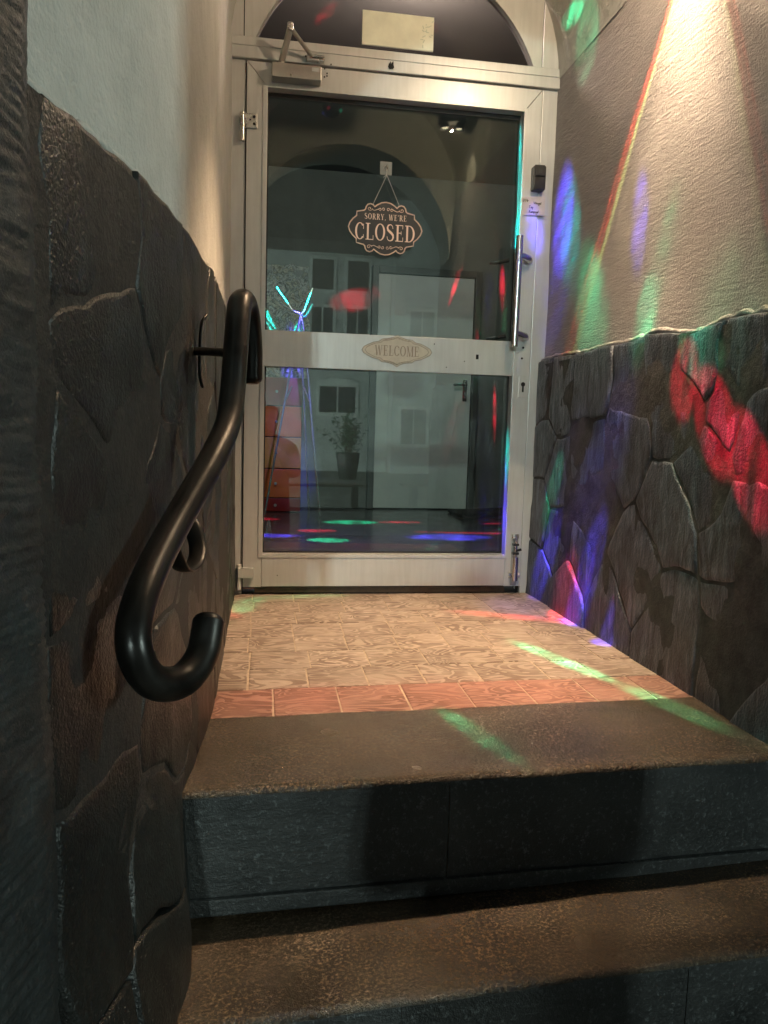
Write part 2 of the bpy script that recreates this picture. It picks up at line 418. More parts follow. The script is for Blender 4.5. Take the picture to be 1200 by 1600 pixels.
# ---- side walls
LP_U = [-.3, 0, .6, 1.2, 1.5, 1.75, 2.0, 2.17, 2.32]; LP_X = [0, 0, -.002, -.008, -.022, -.05, -.09, -.125, -.16]
PLB = .022                                            # plaster lies behind the stone faces
def LX(u): return interp(u, LP_U, LP_X)
RP_U = [-.3, 0, 1.5, 1.75, 2.0, 2.32]; RP_X = [1.159, 1.159, 1.159, 1.172, 1.20, 1.26]
def RX(u): return interp(u, RP_U, RP_X)
def mapL(u, v, h): return (LX(u)-PLB+h - (.0 if v > -.1 else 0), -u, v)
def mapR(u, v, h): return (RX(u)+PLB-h, -u, v)
def sheet(mapf, us, vs, amp, seed, flip=False, off=0.0):
    b = MB(); V = []; n = len(vs)
    for u in us:
        for v in vs:
            V.append(mapf(u, v, off+noise.noise(Vector((u*3.1, v*3.1, seed)))*amp+noise.noise(Vector((u*11, v*11, seed+5)))*amp*.4))
    F = []
    for i in range(len(us)-1):
        for j in range(n-1):
            q = (i*n+j, (i+1)*n+j, (i+1)*n+j+1, i*n+j+1); F.append(q if not flip else q[::-1])
    return b.add(V, F, True)
def lin(a, b, n): return [a+(b-a)*i/n for i in range(n+1)]

def clip(poly, nx, ny, d):
    out = []
    for i in range(len(poly)):
        p, q = poly[i], poly[(i+1) % len(poly)]
        a = p[0]*nx+p[1]*ny-d; b_ = q[0]*nx+q[1]*ny-d
        if a <= 0: out.append(p)
        if (a < 0) != (b_ < 0) and a != b_:
            t = a/(a-b_); out.append((p[0]+(q[0]-p[0])*t, p[1]+(q[1]-p[1])*t))
    return out
def stone(cell, mapf, thick, seed, mat, parent, rag=.006, top=None, flat=False):
    """riven slab from a polygon in wall coordinates: ragged rim, chipped arris, uneven cleft face"""
    pts = []
    for i in range(len(cell)):
        p, q = Vector(cell[i]), Vector(cell[(i+1) % len(cell)]); L = (q-p).length; n = max(1, int(L/.028))
        for k in range(n):
            w = p+(q-p)*(k/n)
            wx = noise.noise(Vector((w.x*5, w.y*5, 3.3)))*.035+noise.noise(Vector((w.x*13, w.y*13, 7.3)))*.012    # neighbours share this warp
            wy = noise.noise(Vector((w.x*5, w.y*5, 8.8)))*.035+noise.noise(Vector((w.x*13, w.y*13, 1.7)))*.012
            top_ = top(w.x) if top else 9
            fade = min(1, max(0, (top_-w.y)/.06))
            pts.append(Vector((w.x+wx*fade+noise.noise(Vector((w.x*30, w.y*30, seed)))*rag, w.y+wy*fade+noise.noise(Vector((w.x*30, w.y*30, seed+9)))*rag*.8)))
    if len(pts) < 4: return
    c = sum(pts, Vector((0, 0)))/len(pts); n = len(pts)
    tx, ty = random.uniform(-.016, .016), random.uniform(-.016, .016); lift = random.uniform(-.003, .004)
    def H(p, e):
        return (thick+lift)*e + tx*(p.x-c.x)+ty*(p.y-c.y) + noise.noise(Vector((p.x*9, p.y*4, seed)))*.004*e + noise.noise(Vector((p.x*30, p.y*10, seed)))*.0018*e
    V = []; rings = [(0, -.004), (0, .93), (.007, .985), (.022, 1.0)] if flat else [(0, -.004), (0, .80), (.0035, .97), (.014, 1.0)]
    if flat: tx *= .5; ty *= .5; lift *= .6
    for ins, e in rings:
        for p in pts:
            d = (c-p); L = max(d.length, 1e-5); q = p+d*min(ins/L, .5)
            V.append(mapf(q.x, q.y, H(q, e) if e > 0 else -.006))
    for s_ in (.62, .3):
        for p in pts:
            q0 = p+(c-p)*min(.014/max((c-p).length, 1e-5), .5); q = c+(q0-c)*s_; V.append(mapf(q.x, q.y, H(q, 1)))
    V.append(mapf(c.x, c.y, H(c, 1))); F = []
    for r_ in range(5):
        for k in range(n): F.append((r_*n+k, r_*n+(k+1) % n, (r_+1)*n+(k+1) % n, (r_+1)*n+k))
    for k in range(n): F.append((5*n+k, 5*n+(k+1) % n, 6*n))
    MB().add(V, F, True).build('stone', mat, parent)
def voronoi(seeds, bounds, gap):
    cells = []
    for i, s in enumerate(seeds):
        poly = bounds(s)
        for j, t in enumerate(seeds):
            if i == j: continue
            dx, dy = t[0]-s[0], t[1]-s[1]; L = math.hypot(dx, dy)
            if L > 1.2 or L < 1e-6: continue
            nx, ny = dx/L, dy/L
            poly = clip(poly, nx, ny, (s[0]+t[0])/2*nx+(s[1]+t[1])/2*ny-gap/2)
            if len(poly) < 3: break
        if len(poly) >= 3: cells.append(poly)
    return cells

# left wall
wl = thing('side_wall', 'wall with grey plaster above dark stone slabs behind the handrail', 'wall', (-.05, -1.1, 0))
US = lin(-.02, 1.2, 16)+lin(1.25, 2.2, 22)
sheet(mapL, US, lin(-.95, 1.97, 40), .004, 3.0).build('plaster', 'plaster_smooth', wl)
TOPL = lambda u: .955+noise.noise(Vector((u*4, 2.2, 0)))*.018
LS = [(1.995,.872),(1.733,.862),(1.927,.692),(1.603,.682),(1.303,.771),(2.022,.513),(1.696,.500),(1.239,.588),(2.009,.345),(1.675,.204),(2.033,.097),(1.760,-.022),(1.518,-.316),(1.150,.411),(.904,.245),(1.523,.294),(1.336,.058),(2.086,-.20),(1.826,-.195),(1.519,-.123),
      (1.45,.90),(.95,.80),(.72,.55),(.62,.85),(.35,.72),(.40,.35),(.15,.5),(.12,.84),(.15,.15),(.62,.10),(.93,.02),(1.2,-.25),(.85,-.3),(1.72,-.45),(2.0,-.55),(1.5,-.6),(1.75,-.75),(2.05,-.82),(1.25,.23),(.25,-.05)]
def boundsL(s):
    return [(.0, -.93), (2.11, -.93)] + [(2.11-2.11*k/16, TOPL(2.11-2.11*k/16)) for k in range(17)]
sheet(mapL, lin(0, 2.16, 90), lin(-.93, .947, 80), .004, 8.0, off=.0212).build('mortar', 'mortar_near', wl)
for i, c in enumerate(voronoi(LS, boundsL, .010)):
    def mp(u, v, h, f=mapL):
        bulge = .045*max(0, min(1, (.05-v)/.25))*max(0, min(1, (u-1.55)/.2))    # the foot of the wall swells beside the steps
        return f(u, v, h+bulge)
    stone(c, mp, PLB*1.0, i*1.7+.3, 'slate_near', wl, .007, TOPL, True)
# right wall
wr = thing('side_wall', 'wall with rough plaster above dark slate cladding lit in red and blue', 'wall', (1.2, -1.1, 0))
sheet(mapR, lin(-.02, 2.32, 60), lin(-.95, 2.0, 60), .006, 12.0, True).build('plaster', 'plaster_brushed', wr)
TOPR = lambda u: .912+noise.noise(Vector((u*5, 7.2, 0)))*.022
RS = [(.222,.782),(.514,.800),(.795,.793),(1.062,.734),(.975,.859),(1.140,.829),(1.319,.804),(1.270,.705),(1.401,.652),(1.200,.576),(1.373,.435),(.765,.621),(.530,.571),(.237,.490),(.597,.403),(.256,.263),(.556,.231),(.880,.272),(1.03,.42),(1.06,.14),(1.422,.258),(.419,.047),(1.382,.117),(.704,.103),(1.485,.02),(.093,.584),(.086,.780),(.09,.35),(.10,.09),
      (1.55,.8),(1.6,.5),(1.58,.3),(1.75,.65),(1.8,.3),(1.95,.8),(2.05,.5),(2.2,.75),(2.2,.25),(1.7,0.05),(2.0,0),(1.8,-.3),(2.1,-.35),(1.65,-.35),(1.9,-.65),(2.2,-.7),(1.65,-.7),(2.25,-.05)]
def boundsR(s):
    return [(.0, -.93), (2.31, -.93)] + [(2.31-2.31*k/24, TOPR(2.31-2.31*k/24)) for k in range(25)]
sheet(mapR, lin(0, 2.31, 90), lin(-.93, .902, 80), .006, 18.0, True, off=.0216).build('mortar', 'mortar', wr)
for i, c in enumerate(voronoi(RS, boundsR, .007)):
    stone(c, mapR, PLB*1.05, 40+i*1.7, 'slate', wr, .006, TOPR)
# ragged bead of plaster where it meets the top of the stones
for f, TOP, par, U1, mt in ((mapL, TOPL, wl, 2.14, 'plaster_smooth'), (mapR, TOPR, wr, 2.3, 'plaster_brushed')):
    pts = [f(u, TOP(u)+.006+noise.noise(Vector((u*26, 1, 1)))*.010, .006) for u in lin(.0, U1, 120)]
    MB().tube(pts, [.0075+.006*noise.noise(Vector((i*.7, 0, 3))) for i in range(len(pts))], 8).build('plaster_lip', mt, par)
# riven corner stones at the street edge of the left wall
qw = thing('corner_pillar', 'ribbed dark corner pillar of riven stone blocks at the street edge', 'pillar', (-.2, -2.2, STREET))
zq = STREET
k = 0
while zq < 3.2:
    hq = [.92, 1.05, 1.0, .9][k % 4]
    nu, nv = 14, int(hq/.0035); V = []
    u0 = 2.118
    fill = 0
    for j in range(nv+1):
        v = zq+.0008+(hq-.0016)*j/nv
        for i in range(nu+1):
            fill = .045*max(0, min(1, (1.0-v)/1.1))+noise.noise(Vector((2.0, v*9, 3)))*.008
            u = u0-.02-fill+(.28+fill)*i/nu
            edge = .8+.2*min(j/5, (nv-j)/5, 1)
            ph = v/.0135+noise.noise(Vector((u*9, v*7, 4)))*2.2+noise.noise(Vector((u*30, v*22, 9)))*.7
            rib = (.5+.5*math.sin(ph*2*math.pi))**.6
            sidefade = min(1, i/4)**.7
            d = .010+.032*sidefade*edge + (.0030*rib+noise.noise(Vector((u*40, v*40, 2)))*.004+noise.noise(Vector((u*9, v*9, 6)))*.006)*sidefade
            if i == nu: d -= .04
            V.append((LX(min(u, 2.32))-PLB+d-.012, -u, v))
    F = [(j*(nu+1)+i, j*(nu+1)+i+1, (j+1)*(nu+1)+i+1, (j+1)*(nu+1)+i) for j in range(nv) for i in range(nu)]
    MB().add(V, F, True).build('corner_block', 'quoin_stone', qw)
    zq += hq; k += 1
MB().box(-.5, -.158, -2.39, -2.08, STREET, 3.2).build('pillar_core', 'quoin_stone', qw)

# front of the building: thick street wall with the arched opening
fa = thing('front_wall', 'thick plastered street wall with the round arched opening', 'wall', (.57, -1.9, STREET))
AC, AZ = .575, 1.64
def arch_pts(r, zc, n=28): return [(AC+r*math.cos(math.pi*i/n), zc+r*math.sin(math.pi*i/n)) for i in range(n+1)]
inn = arch_pts(.582, AZ); outr = arch_pts(.725, AZ); n = len(inn)
V = [(x, -1.50, z) for x, z in inn]+[(x, -1.75, z) for x, z in arch_pts(.60, AZ)]+[(x, -2.0, z) for x, z in arch_pts(.65, AZ)]+[(x, -2.30, z) for x, z in outr]
F = [(r_*n+i, r_*n+i+1, (r_+1)*n+i+1, (r_+1)*n+i) for r_ in range(3) for i in range(n-1)]
MB().add(V, F, True).build('arch_soffit', 'plaster_smooth', fa)
VZ = 1.955; vin = arch_pts(.604, VZ)
MB().add([(x, -1.50, z) for x, z in inn]+[(x, -1.497, z) for x, z in vin], [(i, n+i, n+i+1, i+1) for i in range(n-1)]).build('lunette', 'plaster_smooth', fa)
b = MB()
V = [(x, -2.302, z) for x, z in outr]+[(x, -2.302, 7.0) for x, z in outr]; b.add(V, [(i, i+1, n+i+1, n+i) for i in range(n-1)])
b.box(-6, -.25, -2.30, -1.71, STREET, 7.0); b.box(AC+.724, 7, -2.30, -1.6, STREET, 7.0)
b.box(-6, 7, -2.2, .3, 2.66, 7.0)
b.build('masonry', 'facade_plaster', fa)
b = MB(); b.box(-6, -.25, -1.7, .3, STREET, 7.0); b.box(1.40, 7, -1.7, .3, STREET, 7.0); b.build('backing', 'facade_plaster', fa)
# vault over the landing
nv_ = 12; V = []; F = []
for j in range(nv_+1):
    for x, z in arch_pts(.604, VZ): V.append((x, .03-1.53*j/nv_, z))
for j in range(nv_):
    for i in range(n-1): F.append((j*n+i, (j+1)*n+i, (j+1)*n+i+1, j*n+i+1))
tag(MB().add(V, F, True).build('vault_ceiling', 'plaster_smooth'), kind='structure')

# ------------------------------------------------------------------ the entrance door
door = thing('entrance_door', 'beige aluminium glass door with steel pull handle at the top of the steps', 'door', (.575, 0, 0))
FZ = 1.917; G0, G1, GX0, GX1 = .157, 1.83, .104, 1.051
b = MB(); b.box(-.03, .026, -.004, .07, 0, FZ+.004, .002); b.build('frame_jamb', 'door_aluminium', door)
b = MB(); b.box(1.124, 1.19, -.004, .07, 0, FZ+.004, .002); b.build('frame_jamb', 'door_aluminium', door)
b = MB(); b.box(.020, 1.13, .03, .06, 0, FZ); bm = None
b = MB(); b.box(-.03, 1.19, -.022, .07, 1.921, 1.992, .003); b.build('transom_bar', 'door_aluminium', door)
b = MB(); b.box(-.03, 1.19, -.026, -.0225, 1.9605, 1.9625, 0); b.build('bar_groove', 'door_aluminium', door)
# leaf: mitred stiles and rails
Y0, Y1 = -.014, .048
b = MB(); b.prism([(.030, .030), (.100, .030), (.100, G1+.004), (.030, FZ-.002)], Y0, Y1, .0025); b.build('stile', 'door_aluminium', door)
b = MB(); b.prism([(1.054, .030), (1.120, .030), (1.120, FZ-.002), (1.054, G1+.004)], Y0, Y1, .0025); b.build('stile', 'door_aluminium', door)
b = MB(); b.prism([(.1005, G1+.0045), (1.0535, G1+.0045), (1.1195, FZ-.0015), (.0305, FZ-.0015)], Y0, Y1, .0025); b.build('top_rail', 'door_aluminium', door)
b = MB(); b.box(.1005, 1.0535, Y0-.001, Y1, .032, .153, .0025); b.build('bottom_rail', 'door_aluminium', door)
b = MB(); b.box(.098, 1.056, -.006, .012, .857, .989, .002); b.build('middle_rail', 'door_aluminium', door)
# glazing beads, gaskets
b = MB()
b.box(.0865, .1035, Y0-.004, .030, .150, G1+.010, .0015); b.build('glazing_bead', 'door_aluminium', door)
b = MB(); b.box(.0865, 1.066, Y0-.0035, .030, G1+.001, G1+.014, .0015); b.build('glazing_bead', 'door_aluminium', door)
b = MB(); b.box(.0865, 1.066, Y0-.0036, .030, .143, .156, .0015); b.build('glazing_bead', 'door_aluminium', door)
b = MB(); b.box(1.0515, 1.066, Y0-.004, .030, .150, G1+.010, .0015); b.build('glazing_bead', 'door_aluminium', door)
b = MB(); b.box(.100, 1.056, .026, .033, G1-.014, G1+.0035); b.box(.1038, .1085, .026, .033, G0, G1-.014); b.box(1.0475, 1.0512, .026, .033, G0, G1-.014); b.box(.1085, 1.0475, .026, .033, G0-.002, G0+.004)
b.build('gasket', 'rubber', door)
b = MB(); b.box(.099, 1.057, .034, .040, .15, G1+.006); b.build('glass_pane', 'pane', door)
b = MB(); b.box(.075, 1.06, -.006, .03, .006, .0285, .002); b.build('weather_strip', 'threshold_brown', door)
b = MB(); b.box(-.03, 1.19, .010, .075, -.011, .004, .0); b.build('threshold', 'rubber', door)
b = MB(); b.box(.0262, .0298, .012, .04, 0.005, FZ); b.box(1.1203, 1.1237, .012, .04, .005, FZ); b.build('gap_seal', 'rubber', door)
# screw and drill holes
b = MB()
for x, z in [(.262, 1.933), (.325, 1.925), (.303, 1.912), (.312, 1.897), (.312, 1.888), (.303, 1.884), (.235, 1.944)]: b.disc((x, -.0225 if z > 1.921 else Y0-.0005, z), .0028, 'y', 10, .002)
for x, z in [(1.089, .966), (1.086, .925)]: b.disc((x, Y0-.0003, z), .0042, 'y', 12, .002)
for x, z in [(.16, .075), (.86, .905), (.74, .965), (.79, .88)]: b.disc((x, (Y0-.0012) if z < .2 else -.0062, z), .0022, 'y', 10, .002)
b.box(.905, .915, -.0075, -.0062, .915, .933)
b.build('screw_hole', 'dark_hole', door)['kind'] = 'stuff'
# keyhole
lk = MB(); lk.prism([(1.077, .775), (1.111, .775), (1.111, .858), (1.077, .858)], Y0-.0035, Y0+.002, .0012)
lk = lk.build('lock_plate', 'door_aluminium', door)
b = MB(); b.disc((1.094, Y0-.004, .826), .0085, 'y', 16, .003); b.box(1.0905, 1.0975, Y0-.0056, Y0-.0038, .796, .824); b.build('keyhole', 'dark_hole', lk)
# pull handle with two slanted brackets
ph = MB(); ph.tube([(1.034, -.072, .962), (1.037, -.072, 1.368)], .0135, 20); ph = ph.build('pull_handle', 'brushed_steel', door)
for z in (1.300, 1.012):
    b = MB(); b.tube([(1.035, -.070, z), (1.055, -.062, z-.002), (1.085, -.040, z-.006), (1.098, -.012, z-.008)], [.010, .0125, .0135, .0135], 16); b.build('bracket', 'brushed_steel', ph)
    b = MB(); b.tube([(1.03, .026, z), (.985, .050, z-.01), (.96, .052, z-.012)], [.008, .007, .006], 12); b.build('bracket_reflection', 'rubber', ph)  # reflection of the bracket in the glass, modelled as a dark tube
# overhead closer
cl = MB(); cl.box(.117, .289, -.066, -.0145, 1.849, 1.897, .003); cl = cl.build('door_closer', 'closer_metal', door)
b = MB(); b.disc((.183, -.0675, 1.857), .004, 'y', 12, .004); b.build('valve_screw', 'bright_metal', cl)
b = MB(); b.box(.255, .279, -.068, -.0664, 1.876, 1.889); b.build('rating_plate', 'door_aluminium', cl)
b = MB(); b.tube([(.151, -.045, 1.890), (.151, -.045, 1.912)], .011, 14); b.build('spindle', 'bright_metal', cl)
b = MB(); b.tube([(.151, -.050, 1.908), (.176, -.118, 1.985)], .0075, 10, True, 1.5); b.build('arm', 'closer_metal', cl)
b = MB(); b.tube([(.176, -.122, 1.988), (.255, -.040, 1.938)], .0065, 10, True, 1.3); b.build('arm', 'closer_metal', cl)
b = MB(); b.tube([(.176, -.122, 1.977), (.176, -.122, 2.000)], .0105, 14); b.build('elbow_pin', 'bright_metal', cl)
b = MB(); b.box(.238, .300, -.046, -.0225, 1.936, 1.942, .001); b.box(.238, .300, -.046, -.0225, 1.924, 1.930, .001); b.box(.238, .250, -.044, -.0225, 1.930, 1.936); b.build('arm_bracket', 'bright_metal', cl)
# hinges
for z, big in ((1.690, True), (.072, False)):
    h = MB(); h.tube([(.0165, -.022, z-.05), (.0165, -.022, z-.0015)], .0095, 14); h.tube([(.0165, -.022, z+.0015), (.0165, -.022, z+.045)], .0095, 14)
    hg = h.build('hinge', 'bright_metal' if big else 'door_aluminium', door)
    b = MB()
    if big: b.box(.026, .068, -.0245, Y0-.0003, z-.004, z+.044, .0015)
    else: b.box(.014, .072, -.036, Y0-.0003, z-.004, z+.034, .002)
    b.build('hinge_leaf', 'bright_metal' if big else 'door_aluminium', hg)
    if big:
        b = MB()
        for x, zz in ((.057, z+.033), (.057, z+.009), (.043, z+.022)): b.disc((x, -.025, zz), .0050 if x > .05 else .003, 'y', 12, .002)
        b.build('screw', 'dark_hole', hg)['kind'] = 'stuff'
# surface bolt at the foot of the right stile
bo = MB(); bo.box(1.079, 1.104, -.018, Y0-.0003, .035, .235, .003); bo = bo.build('floor_bolt', 'closer_metal', door)
b = MB(); b.tube([(1.091, -.031, .055), (1.091, -.031, .150)], .0125, 16); b.tube([(1.091, -.031, .150), (1.091, -.031, .215)], .005, 10); b.build('bolt_barrel', 'brushed_steel', bo)
b = MB(); b.tube([(1.091, -.031, .175), (1.112, -.040, .182)], .005, 10); b.box(1.079, 1.103, -.04, -.018, .160, .170, .002); b.box(1.079, 1.103, -.04, -.018, .196, .204, .002); b.build('bolt_latch', 'black_plastic', bo)
b = MB(); b.tube([(1.091, -.02, .222), (1.091, -.02, .240)], .014, 14, True, .4); b.tube([(1.070, -.019, .075), (1.078, -.019, .075)], .012, 10); b.tube([(1.104, -.019, .075), (1.113, -.019, .075)], .012, 10); b.build('bolt_lug', 'bright_metal', bo)
# small clump of insect dirt stuck on the bar
b = MB()
random.seed(3)
for i in range(9):
    p = Vector((.540+random.uniform(-.010, .012), -.024, 1.9345+random.uniform(-.004, .006))); b.tube([p, p+Vector((random.uniform(-.006, .006), -.004, random.uniform(.004, .016)))], [.005, .0008], 6)
tag(b.build('dirt_clump', 'dark_hole'), 'small dark clump of dirt stuck on the transom bar', 'dirt')

# transom above: panel with a round arched light
tw = thing('transom_window', 'dark round arched window set in a beige panel above the door', 'window', (.57, 0, 1.992))
TC, TR = 1.79, .55
th0 = math.asin((1.993-TC)/TR); m = 40
ap = [(.57+TR*math.cos(th0+(math.pi-2*th0)*i/m), TC+TR*math.sin(th0+(math.pi-2*th0)*i/m)) for i in range(m+1)]
V = []; F = []
for x, z in ap: V += [(x, -.010, z), (x, -.010, 2.52), (x, .03, z)]
for i in range(m): F += [(3*i, 3*i+3, 3*i+4, 3*i+1), (3*i, 3*i+2, 3*i+5, 3*i+3)]
b = MB().add(V, F)
xr, xl = ap[0][0], ap[-1][0]
b.add([(.021, -.010, 1.993), (xl, -.010, 1.993), (xl, -.010, 2.52), (.021, -.010, 2.52)], [(0, 1, 2, 3)])
b.add([(xr, -.010, 1.993), (1.111, -.010, 1.993), (1.111, -.010, 2.52), (xr, -.010, 2.52)], [(0, 1, 2, 3)])
b.build('panel', 'door_aluminium', tw)
b = MB(); b.box(-.03, .0175, -.012, .06, 1.993, 2.52, .002); b.build('side_post', 'door_aluminium', tw)
b = MB(); b.box(1.1145, 1.19, -.012, .06, 1.993, 2.52, .002); b.build('side_post', 'door_aluminium', tw)
b = MB(); b.box(.0176, .0208, -.004, .03, 1.993, 2.52); b.box(1.1112, 1.1143, -.004, .03, 1.993, 2.52); b.build('joint', 'dark_hole', tw)
b = MB(); b.box(.03, 1.10, .012, .018, 1.99, 2.42); b.build('glass_pane', 'pane_transom', tw)
# pale notice panel behind the transom glass
es = thing('notice_panel', 'pale blank rectangular notice panel stuck on the arched window glass', 'panel', (.57, .03, 2.07))
b = MB(); b.box(.437, .700, .004, .0115, 2.018, 2.135, .001); b.build('board', 'panel_pale', es)
b = MB()
random.seed(11)
for i in range(16):
    x, z = random.uniform(.655, .692), random.uniform(2.035, 2.118); b.tube([(x, .0038, z), (x+random.uniform(-.012, .012), .0038, z+random.uniform(-.012, .012))], .002, 5)
b.build('faint_pattern', 'panel_mark', es)['kind'] = 'stuff'

# ------------------------------------------------------------------ lettering (serif strokes)
def g_rect(x0, y0, x1, y1): return [[(x0, y0), (x1, y0), (x1, y1), (x0, y1)]]
def g_arc(cx, cy, rx, ry, a0, a1, tv, th, n=22):
    q = []
    for i in range(n):
        A, B = R(a0+(a1-a0)*i/n), R(a0+(a1-a0)*(i+1)/n)
        o = lambda t: (cx+rx*math.cos(t), cy+ry*math.sin(t)); w = lambda t: (cx+(rx-tv)*math.cos(t), cy+(ry-th)*math.sin(t))
        q.append([o(A), o(B), w(B), w(A)])
    return q
def g_stroke(p, q, w): 
    p, q = Vector(p), Vector(q); return [[(p.x-w/2, p.y), (p.x+w/2, p.y), (q.x+w/2, q.y), (q.x-w/2, q.y)]]
def g_path(pts, ws):
    q = []
    P = [Vector(p) for p in pts]
    for i in range(len(P)-1):
        def nrm(j):
            t = (P[min(j+1, len(P)-1)]-P[max(j-1, 0)]).normalized(); return Vector((-t.y, t.x))
        a0, b0 = nrm(i)*ws[i]/2, nrm(i+1)*ws[i+1]/2
        q.append([tuple(P[i]-a0), tuple(P[i+1]-b0), tuple(P[i+1]+b0), tuple(P[i]+a0)])
    return q
T, H_ = .15, .05
def glyph(c):
    if c == 'C': return .78, g_arc(.40, .5, .38, .51, 42, 318, T, H_)+g_rect(.66, .62, .70, .93)+g_rect(.66, .10, .70, .30)
    if c == 'O': return .86, g_arc(.42, .5, .40, .51, 0, 360, T, H_, 30)
    if c == 'D': return .86, g_rect(.12, 0, .12+T, 1)+g_arc(.34, .5, .46, .5, -90, 90, T, H_)+g_rect(.02, 0, .34, H_)+g_rect(.02, 1-H_, .34, 1)
    if c == 'L': return .70, g_rect(.12, 0, .12+T, 1)+g_rect(.02, 0, .64, H_)+g_rect(.02, 1-H_, .38, 1)+g_rect(.60, 0, .64, .28)
    if c == 'E': return .72, g_rect(.12, 0, .12+T, 1)+g_rect(.02, 0, .64, H_)+g_rect(.02, 1-H_, .62, 1)+g_rect(.27, .49, .50, .54)+g_rect(.60, 0, .64, .26)+g_rect(.58, .76, .62, 1)+g_rect(.47, .40, .50, .63)
    if c == 'S':
        pts = [(.52, .74), (.50, .88), (.40, .97), (.29, .985), (.15, .93), (.09, .80), (.13, .66), (.28, .56), (.42, .47), (.54, .36), (.56, .22), (.49, .08), (.34, .015), (.20, .03), (.10, .12), (.07, .27)]
        return .66, g_path(pts, [.04, .045, .05, .06, .10, .13, .15, .16, .16, .15, .13, .10, .06, .05, .045, .04])
    if c == 'R': return .82, g_rect(.12, 0, .12+T, 1)+g_arc(.34, .735, .30, .265, -90, 90, T, H_)+g_rect(.02, 0, .38, H_)+g_rect(.02, 1-H_, .34, 1)+g_rect(.27, .47, .36, .52)+g_stroke((.70, 0), (.42, .48), .16)+g_rect(.62, 0, .82, H_)
    if c == 'Y': return .78, g_rect(.31, 0, .31+T, .45)+g_stroke((.385, .42), (.13, 1), .14)+g_stroke((.40, .42), (.64, 1), .06)+g_rect(.02, 1-H_, .26, 1)+g_rect(.54, 1-H_, .76, 1)+g_rect(.22, 0, .56, H_)
    if c == 'W': return 1.10, g_stroke((.30, 0), (.12, 1), .14)+g_stroke((.32, 0), (.53, .95), .05)+g_stroke((.74, 0), (.55, 1), .14)+g_stroke((.76, 0), (.97, 1), .05)+g_rect(.01, 1-H_, .24, 1)+g_rect(.88, 1-H_, 1.06, 1)
    if c == 'M': return 1.02, g_rect(.12, 0, .17, 1)+g_stroke((.47, 0), (.16, 1), .13)+g_stroke((.49, 0), (.80, 1), .05)+g_rect(.76, 0, .76+T, 1)+g_rect(.04, 0, .25, H_)+g_rect(.68, 0, .99, H_)+g_rect(.02, 1-H_, .17, 1)+g_rect(.80, 1-H_, .99, 1)
    if c == ',': return .30, g_rect(.08, 0, .20, .13)+g_stroke((.10, -.14), (.16, 0), .05)
    if c == "'": return .22, g_rect(.07, .78, .17, 1)
    return .38, []
def text(name, s, cx, y, z0, h, width, mat, parent, track=.06, base_z=None):
    quads = []; x = 0
    for ch in s:
        w, q = glyph(ch); quads += [[(px+x, py) for px, py in f] for f in q]; x += w+track
    x -= track; k = width/x; b = MB(); e = 0
    for f in quads:
        e = (e+1) % 40; yy = y-.00002*e
        b.add([(cx+(px-x/2)*k, yy, z0+py*h) for px, py in f], [(0, 1, 2, 3)])
    return b.build(name, mat, parent)

# CLOSED sign
cs = thing('closed_sign', 'dark scalloped hanging sign reading sorry we are closed in copper letters', 'sign', (.541, .005, 1.287))
SCX, SCZ, K = .541, 1.378, .000342
quad = [(0, 282), (50, 274), (95, 250), (125, 226), (140, 246), (170, 258), (200, 250), (219, 226), (226, 196), (240, 183), (320, 166), (322, 122), (362, 88), (395, 45), (410, 0)]
q1 = [(x, y) for x, y in quad]; q2 = [(x, -y) for x, y in reversed(quad)][1:]
q3 = [(-x, -y) for x, y in quad][1:]; q4 = [(-x, y) for x, y in reversed(quad)][1:-1]
out = [(SCX+x*K, SCZ+y*K) for x, y in q1+q2+q3+q4]
b = MB(); b.prism(out, .003, .0065); b.build('board', 'sign_brown', cs)
b = MB(); pts = [(SCX+(x-SCX)*.985, .0022, SCZ+(z-SCZ)*.98) for x, z in out]; pts += pts[:2]; b.tube(pts, .0024, 6, False); b.build('border', 'sign_copper', cs)
text('small_letters', "SORRY, WE'RE", SCX, .0024, SCZ+.031, .021, .158, 'sign_copper', cs, .12)
text('large_letters', 'CLOSED', SCX, .0024, SCZ-.043, .060, .228, 'sign_copper', cs, .05)
for sgn in (1, -1):
    b = MB(); zc = SCZ+sgn*(.069 if sgn > 0 else .068)
    for sx in (1, -1):
        sp = []
        for i in range(22):
            t = i/21; a_ = t*2.3*math.pi; r_ = .0095*(1-t*.8); sp.append((SCX+sx*(.060-r_*math.cos(a_)*1.0), .0022, zc-sgn*r_*math.sin(a_)*.8))
        b.tube(sp, .0011, 5)
        b.tube([(SCX+sx*.052, .0022, zc-sgn*.003), (SCX+sx*.042, .0022, zc-sgn*.006), (SCX+sx*.03, .0022, zc-sgn*.001), (SCX+sx*.020, .0022, zc+sgn*.004)], .0013, 5)
        for (cx_, cz_, rr) in ((.022, -.002, .0055), (.009, .0, .0060)):
            b.tube([(SCX+sx*(cx_+rr*math.cos(k_*.55)*(1-k_*.05)), .0021, zc+sgn*(cz_+rr*math.sin(k_*.55)*(1-k_*.05))) for k_ in range(12)], .0012, 5)
    b.build('scroll', 'sign_copper', cs)
b = MB(); b.tube([(.492, .004, 1.462), (.5405, .002, 1.569), (.541, .001, 1.597)], .0011, 6); b.tube([(.592, .004, 1.462), (.5415, .002, 1.569)], .0011, 6)
b.tube([(.541, .001, 1.572), (.532, .000, 1.563), (.528, -.001, 1.560)], .001, 5); b.build('cord', 'string', cs)
hk = thing('adhesive_hook', 'clear square adhesive hook on the glass holding up the closed sign', 'hook', (.541, .015, 1.6))
b = MB(); b.prism([(.519, 1.579), (.564, 1.579), (.564, 1.627), (.519, 1.627)], .0305, .0337, .001); b.build('plate', 'clear_plate', hk)
